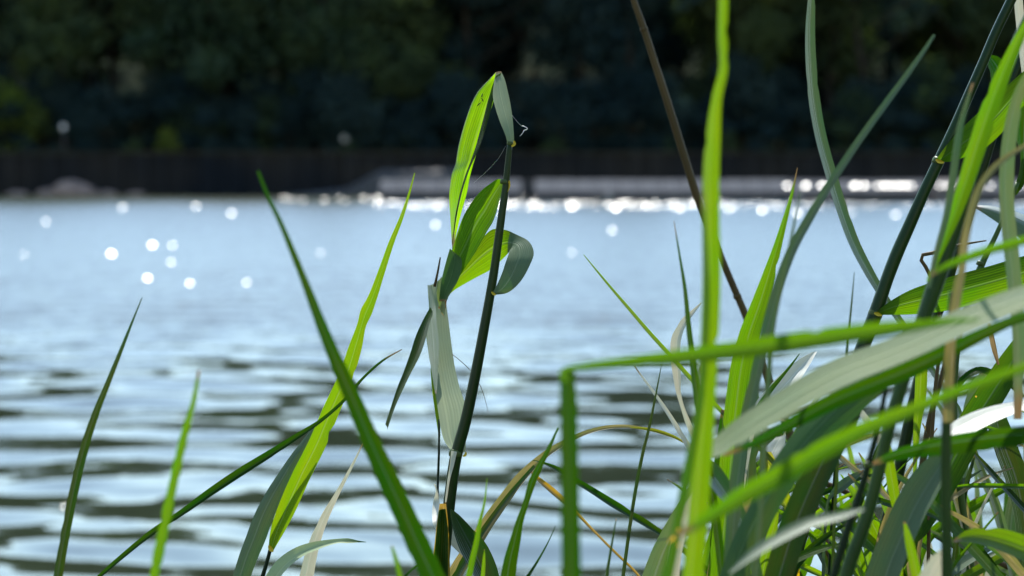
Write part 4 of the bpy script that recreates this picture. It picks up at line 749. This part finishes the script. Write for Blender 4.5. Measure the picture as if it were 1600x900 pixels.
lone('reed_shoot', 'wide grey green blade at the right edge below the white one', [(1545, 610, 10, 1.66), (1556, 650, 34), (1570, 695, 42), (1588, 745, 42), (1600, 800, 38), (1608, 910, 36)], 'deep', th=20)
lone('reed_shoot', 'dull blue grey blade behind, at the bottom right edge', [(1592, 745, 10, 1.8), (1585, 785, 26), (1580, 830, 28), (1580, 870, 28), (1584, 915, 28)], 'grey', th=20)
lone('reed_shoot', 'light green strip slanting up in the bottom right corner', [(1612, 846, 8, 1.58), (1580, 862, 16), (1548, 880, 18), (1515, 898, 18), (1480, 925, 18)], 'bright', th=20)
lone('reed_shoot', 'grey striped strip just above the light corner strip', [(1560, 850, 4, 1.6), (1535, 862, 14), (1505, 878, 20), (1470, 905, 20)], 'grey', th=40)
pf = root('reed_shoot', 1160, 905, 1.58, 'folded bleached leaf with a green crease pointing right above the clump', 'reed shoot')
strip('leaf', [(1270, 550, 1.60, 1277, 549, 1.60), (1248, 562, 1.595, 1262, 575, 1.59), (1225, 580, 1.59, 1245, 600, 1.58), (1200, 605, 1.59, 1225, 622, 1.575), (1180, 630, 1.585, 1202, 645, 1.575), (1168, 655, 1.58, 1185, 662, 1.575), (1160, 690, 1.58, 1175, 695, 1.58), (1150, 780, 1.58, 1162, 780, 1.58), (1145, 910, 1.58, 1156, 910, 1.58)], M['pale'], pf, cup=0.12, label='bleached leaf surface')
ribbon('leaf', [(1249, 553, 1.5, 1.575), (1238, 568, 4), (1222, 588, 6), (1205, 608, 9), (1188, 632, 10), (1172, 660, 10), (1162, 720, 10), (1150, 910, 12)], M['green'], pf, ground=True, nu=5, label='green crease')
wv = root('reed_shoot', 1215, 905, 1.6, 'crinkled leaf pale on top and green with a yellow edge below', 'reed shoot')
strip('leaf', [(1212, 683, 1.62, 1228, 678, 1.62), (1200, 695, 1.612, 1226, 695, 1.615), (1192, 705, 1.605, 1220, 712, 1.608), (1188, 715, 1.60, 1212, 722, 1.604)], M['pale'], wv, cup=0.1, label='pale curled top')
strip('leaf', [(1188, 706, 1.60, 1205, 706, 1.60), (1187, 722, 1.60, 1215, 725, 1.60), (1190, 742, 1.60, 1225, 748, 1.60), (1200, 765, 1.60, 1232, 768, 1.60), (1215, 785, 1.60, 1240, 790, 1.60), (1228, 800, 1.6, 1245, 810, 1.6), (1238, 850, 1.6, 1248, 850, 1.6), (1240, 920, 1.6, 1250, 920, 1.6)], M['yellow'], wv, cup=0.15, crinkle=0.02, label='green leaf with a yellow edge')
lone('reed_shoot', 'broad grey blade rising right from the bottom edge, left end of the clump', [(1092, 742, 6, 1.52), (1085, 765, 24), (1072, 795, 36), (1055, 830, 44), (1038, 868, 50), (1022, 915, 54)], 'greyL', th=38)
lone('reed_shoot', 'glossy white striped blade standing beside the broad grey one', [(1100, 735, 4, 1.45), (1085, 775, 16), (1068, 815, 22), (1056, 855, 26), (1048, 915, 28)], 'pale', th=50, cup=0.25)
lone('reed_shoot', 'short blue grey blade falling to the right under the huge pale one', [(1092, 715, 16, 1.42), (1110, 735, 34), (1130, 762, 34), (1148, 790, 28), (1165, 825, 22), (1185, 905, 20)], 'blue', th=40)
lone('reed_shoot', 'green diagonal blade running down right through the middle of the clump', [(1262, 765, 6, 1.62), (1285, 783, 16), (1315, 808, 18), (1345, 833, 20), (1375, 862, 22), (1410, 900, 22), (1430, 925, 22)], 'green', th=20)
lone('reed_shoot', 'yellow double blade leaning left at the bottom of the clump', [(1222, 868, 3, 1.6), (1240, 878, 9), (1262, 888, 12), (1290, 902, 13), (1320, 918, 13)], 'bright', th=10, cup=0.3)
sd2 = root('reed', 1296, 905, 1.62, 'slender dark upright stem in the middle of the clump', 'reed')
stem('stem', [(1310, 690, 5, 1.62), (1306, 730, 6.5), (1303, 780, 7.5), (1300, 840, 8), (1296, 915, 8)], M['stemD'], sd2, ground=True)
lone('reed_shoot', 'upright blade half blue green and half lit yellow green behind the thick stem', [(1440, 530, 10, 1.62), (1440, 570, 20), (1438, 620, 21), (1433, 665, 14), (1430, 720, 8), (1428, 905, 8)], 'bright', th=10, cup=0.3)
b63 = root('dry_stalk', 1435, 905, 1.66, 'pinkish brown dry stalk standing behind the thick blurred stem', 'dry stalk')
stem('stalk', [(1482, 540, 6, 1.66), (1474, 580, 8), (1462, 620, 9), (1452, 660, 10), (1445, 700, 11), (1438, 760, 11), (1432, 910, 12)], M['stemB'], b63, ground=True)
lone('reed_shoot', 'withered brown blade tip hanging below the huge pale blade', [(1545, 505, 5, 1.6), (1549, 525, 9), (1554, 548, 9), (1560, 570, 4)], 'brown', ground=False)
tk = root('dry_stalk', 1600, 905, 1.75, 'dark brown fallen stalk lying low across the bottom right', 'dry stalk')
stem('stalk', [(1400, 800, 8, 1.75), (1440, 822, 10), (1490, 852, 10), (1540, 872, 11), (1600, 898, 11), (1650, 930, 12)], M['stemB'], tk, ground=True)
tk = root('dry_stalk', 1350, 905, 1.75, 'dark brown stalk lying across the middle of the clump', 'dry stalk')
stem('stalk', [(1230, 735, 5, 1.75), (1280, 752, 8), (1320, 768, 9), (1360, 800, 10), (1390, 860, 10), (1410, 915, 11)], M['stemB'], tk, ground=True)
for k, (pts, m, t, lab) in enumerate((
    ([(1525, 705, 3, 1.66), (1512, 750, 9), (1502, 800, 10), (1494, 850, 10), (1488, 910, 11)], 'deep', 10, 'dark upright blade behind the level green one'),
    ([(1600, 620, 6, 1.7), (1560, 588, 12), (1530, 578, 13), (1505, 592, 12), (1490, 620, 12), (1480, 680, 12), (1476, 800, 12)], 'green', 40, 'arched green blade in the window of water at the right'),
    ([(1545, 575, 6, 1.75), (1532, 592, 18), (1520, 620, 22), (1510, 660, 20), (1505, 740, 18), (1500, 910, 18)], 'greyL', 35, 'pale blade behind the arched green one'),
    ([(1560, 800, 3, 1.5), (1530, 835, 5), (1500, 870, 6), (1470, 915, 7)], 'fresh', 10, 'thin light green blade slanting up before the water at lower right'),
    ([(1335, 590, 4, 1.7), (1312, 625, 14), (1290, 665, 18), (1270, 710, 18), (1255, 770, 18), (1240, 910, 18)], 'blue', 30, 'grey green blade seen through the gap above the dark one'),
    ([(1420, 575, 3, 1.72), (1400, 640, 12), (1385, 680, 14), (1360, 740, 16), (1335, 800, 16), (1300, 910, 16)], 'blue', 35, 'grey blade behind the yellow node'),
    ([(1350, 735, 3, 1.6), (1330, 748, 16), (1312, 762, 18), (1298, 775, 8), (1290, 820, 6), (1286, 905, 6)], 'grey', 20, 'short blue grey leaf left of the yellow node'),
    ([(1165, 690, 5, 1.7), (1185, 760, 26), (1195, 820, 30), (1200, 910, 30)], 'deep', 10, 'dark blade behind the middle of the bright crossing one'),
    ([(1130, 640, 8, 1.6), (1128, 720, 28), (1126, 800, 32), (1120, 910, 34)], 'green', 10, 'broad green blade behind the foot of the tall foreground one'),
    ([(1165, 560, 6, 1.62), (1180, 640, 22), (1172, 720, 26), (1165, 800, 28), (1160, 910, 28)], 'grey', 30, 'grey striped blade beside the wide dark pointed one'),
    ([(1215, 800, 5, 1.5), (1205, 840, 20), (1195, 880, 26), (1188, 920, 28)], 'bright', 10, 'bright short blade at the bottom of the clump left of the yellow double blade'),
    ([(1260, 820, 4, 1.66), (1275, 850, 14), (1290, 880, 14), (1300, 915, 12)], 'deep', 20, 'small dark curved blade low in the middle of the clump'),
    ([(1140, 895, 4, 1.2), (1180, 862, 18), (1225, 835, 22), (1270, 815, 20), (1315, 805, 14), (1350, 795, 4)], 'greyL', 40, 'blurred pale green blade lying low across the front of the clump'),
    ([(1325, 740, 3, 1.55), (1360, 775, 10), (1400, 790, 13), (1450, 800, 13), (1500, 830, 14), (1540, 870, 14), (1580, 930, 14)], 'green', 20, 'thin green blade drooping right behind the soft grey one'))):
    lone('reed_shoot', lab, pts, m, th=t, ground=(pts[-1][1] > 880), group=None)
rf = random.Random(77)
for k in range(54):                                   # the tangle behind, too close together to tell apart
    x0 = rf.uniform(1090, 1640); top = rf.uniform(570, 850); lean = rf.uniform(-170, 170); wd = rf.uniform(4, 15) if k % 3 else rf.uniform(14, 26); d = rf.uniform(1.62, 1.95); x0 = max(x0, 1150) if lean < 0 else x0
    ribbon_pts = [(x0 + lean, top, 2, d), (x0 + lean * .66, top + (915 - top) * .22, wd * .6), (x0 + lean * .27, top + (915 - top) * .55, wd), (x0, 915, wd)]
    lone('reed_shoot', 'blade in the crowded green tangle at the lower right, behind the larger ones', ribbon_pts, rf.choice(['green', 'fresh', 'grey', 'fresh', 'vivid', 'blue', 'greyL', 'straw', 'fresh', 'vivid', 'pale', 'grey']), th=rf.uniform(0, 35), group='blades tangled behind the clump', nu=5)
for k in range(34):                                   # long blades lying diagonally through the tangle
    x0 = rf.uniform(1130, 1620); y0 = rf.uniform(620, 860); sgn = rf.choice((-1, 1)); L = rf.uniform(110, 260); wd = rf.uniform(6, 20); d = rf.uniform(1.5, 1.75); sl = rf.uniform(0.35, 1.1)
    q = [(x0, y0, 2, d), (x0 + sgn * L * .3, y0 + L * .3 * sl * .6, wd * .7), (x0 + sgn * L * .65, y0 + L * .65 * sl * .85, wd), (x0 + sgn * L, y0 + L * sl, wd), (x0 + sgn * (L + 30), max(y0 + L * sl + 90, 930), wd * .8)]
    if min(p_[0] for p_ in q) < 1075: continue
    lone('reed_shoot', 'slanting blade lying across the crowded tangle at the lower right', q, rf.choice(['fresh', 'green', 'vivid', 'blue', 'straw', 'fresh', 'greyL', 'vivid', 'grey']), th=rf.uniform(-10, 40), group='blades slanting through the clump', nu=5)

# every plant's origin sits at its own foot
for o, p in ROOTS:
    o.location = p
    for c in o.children: c.location = -p
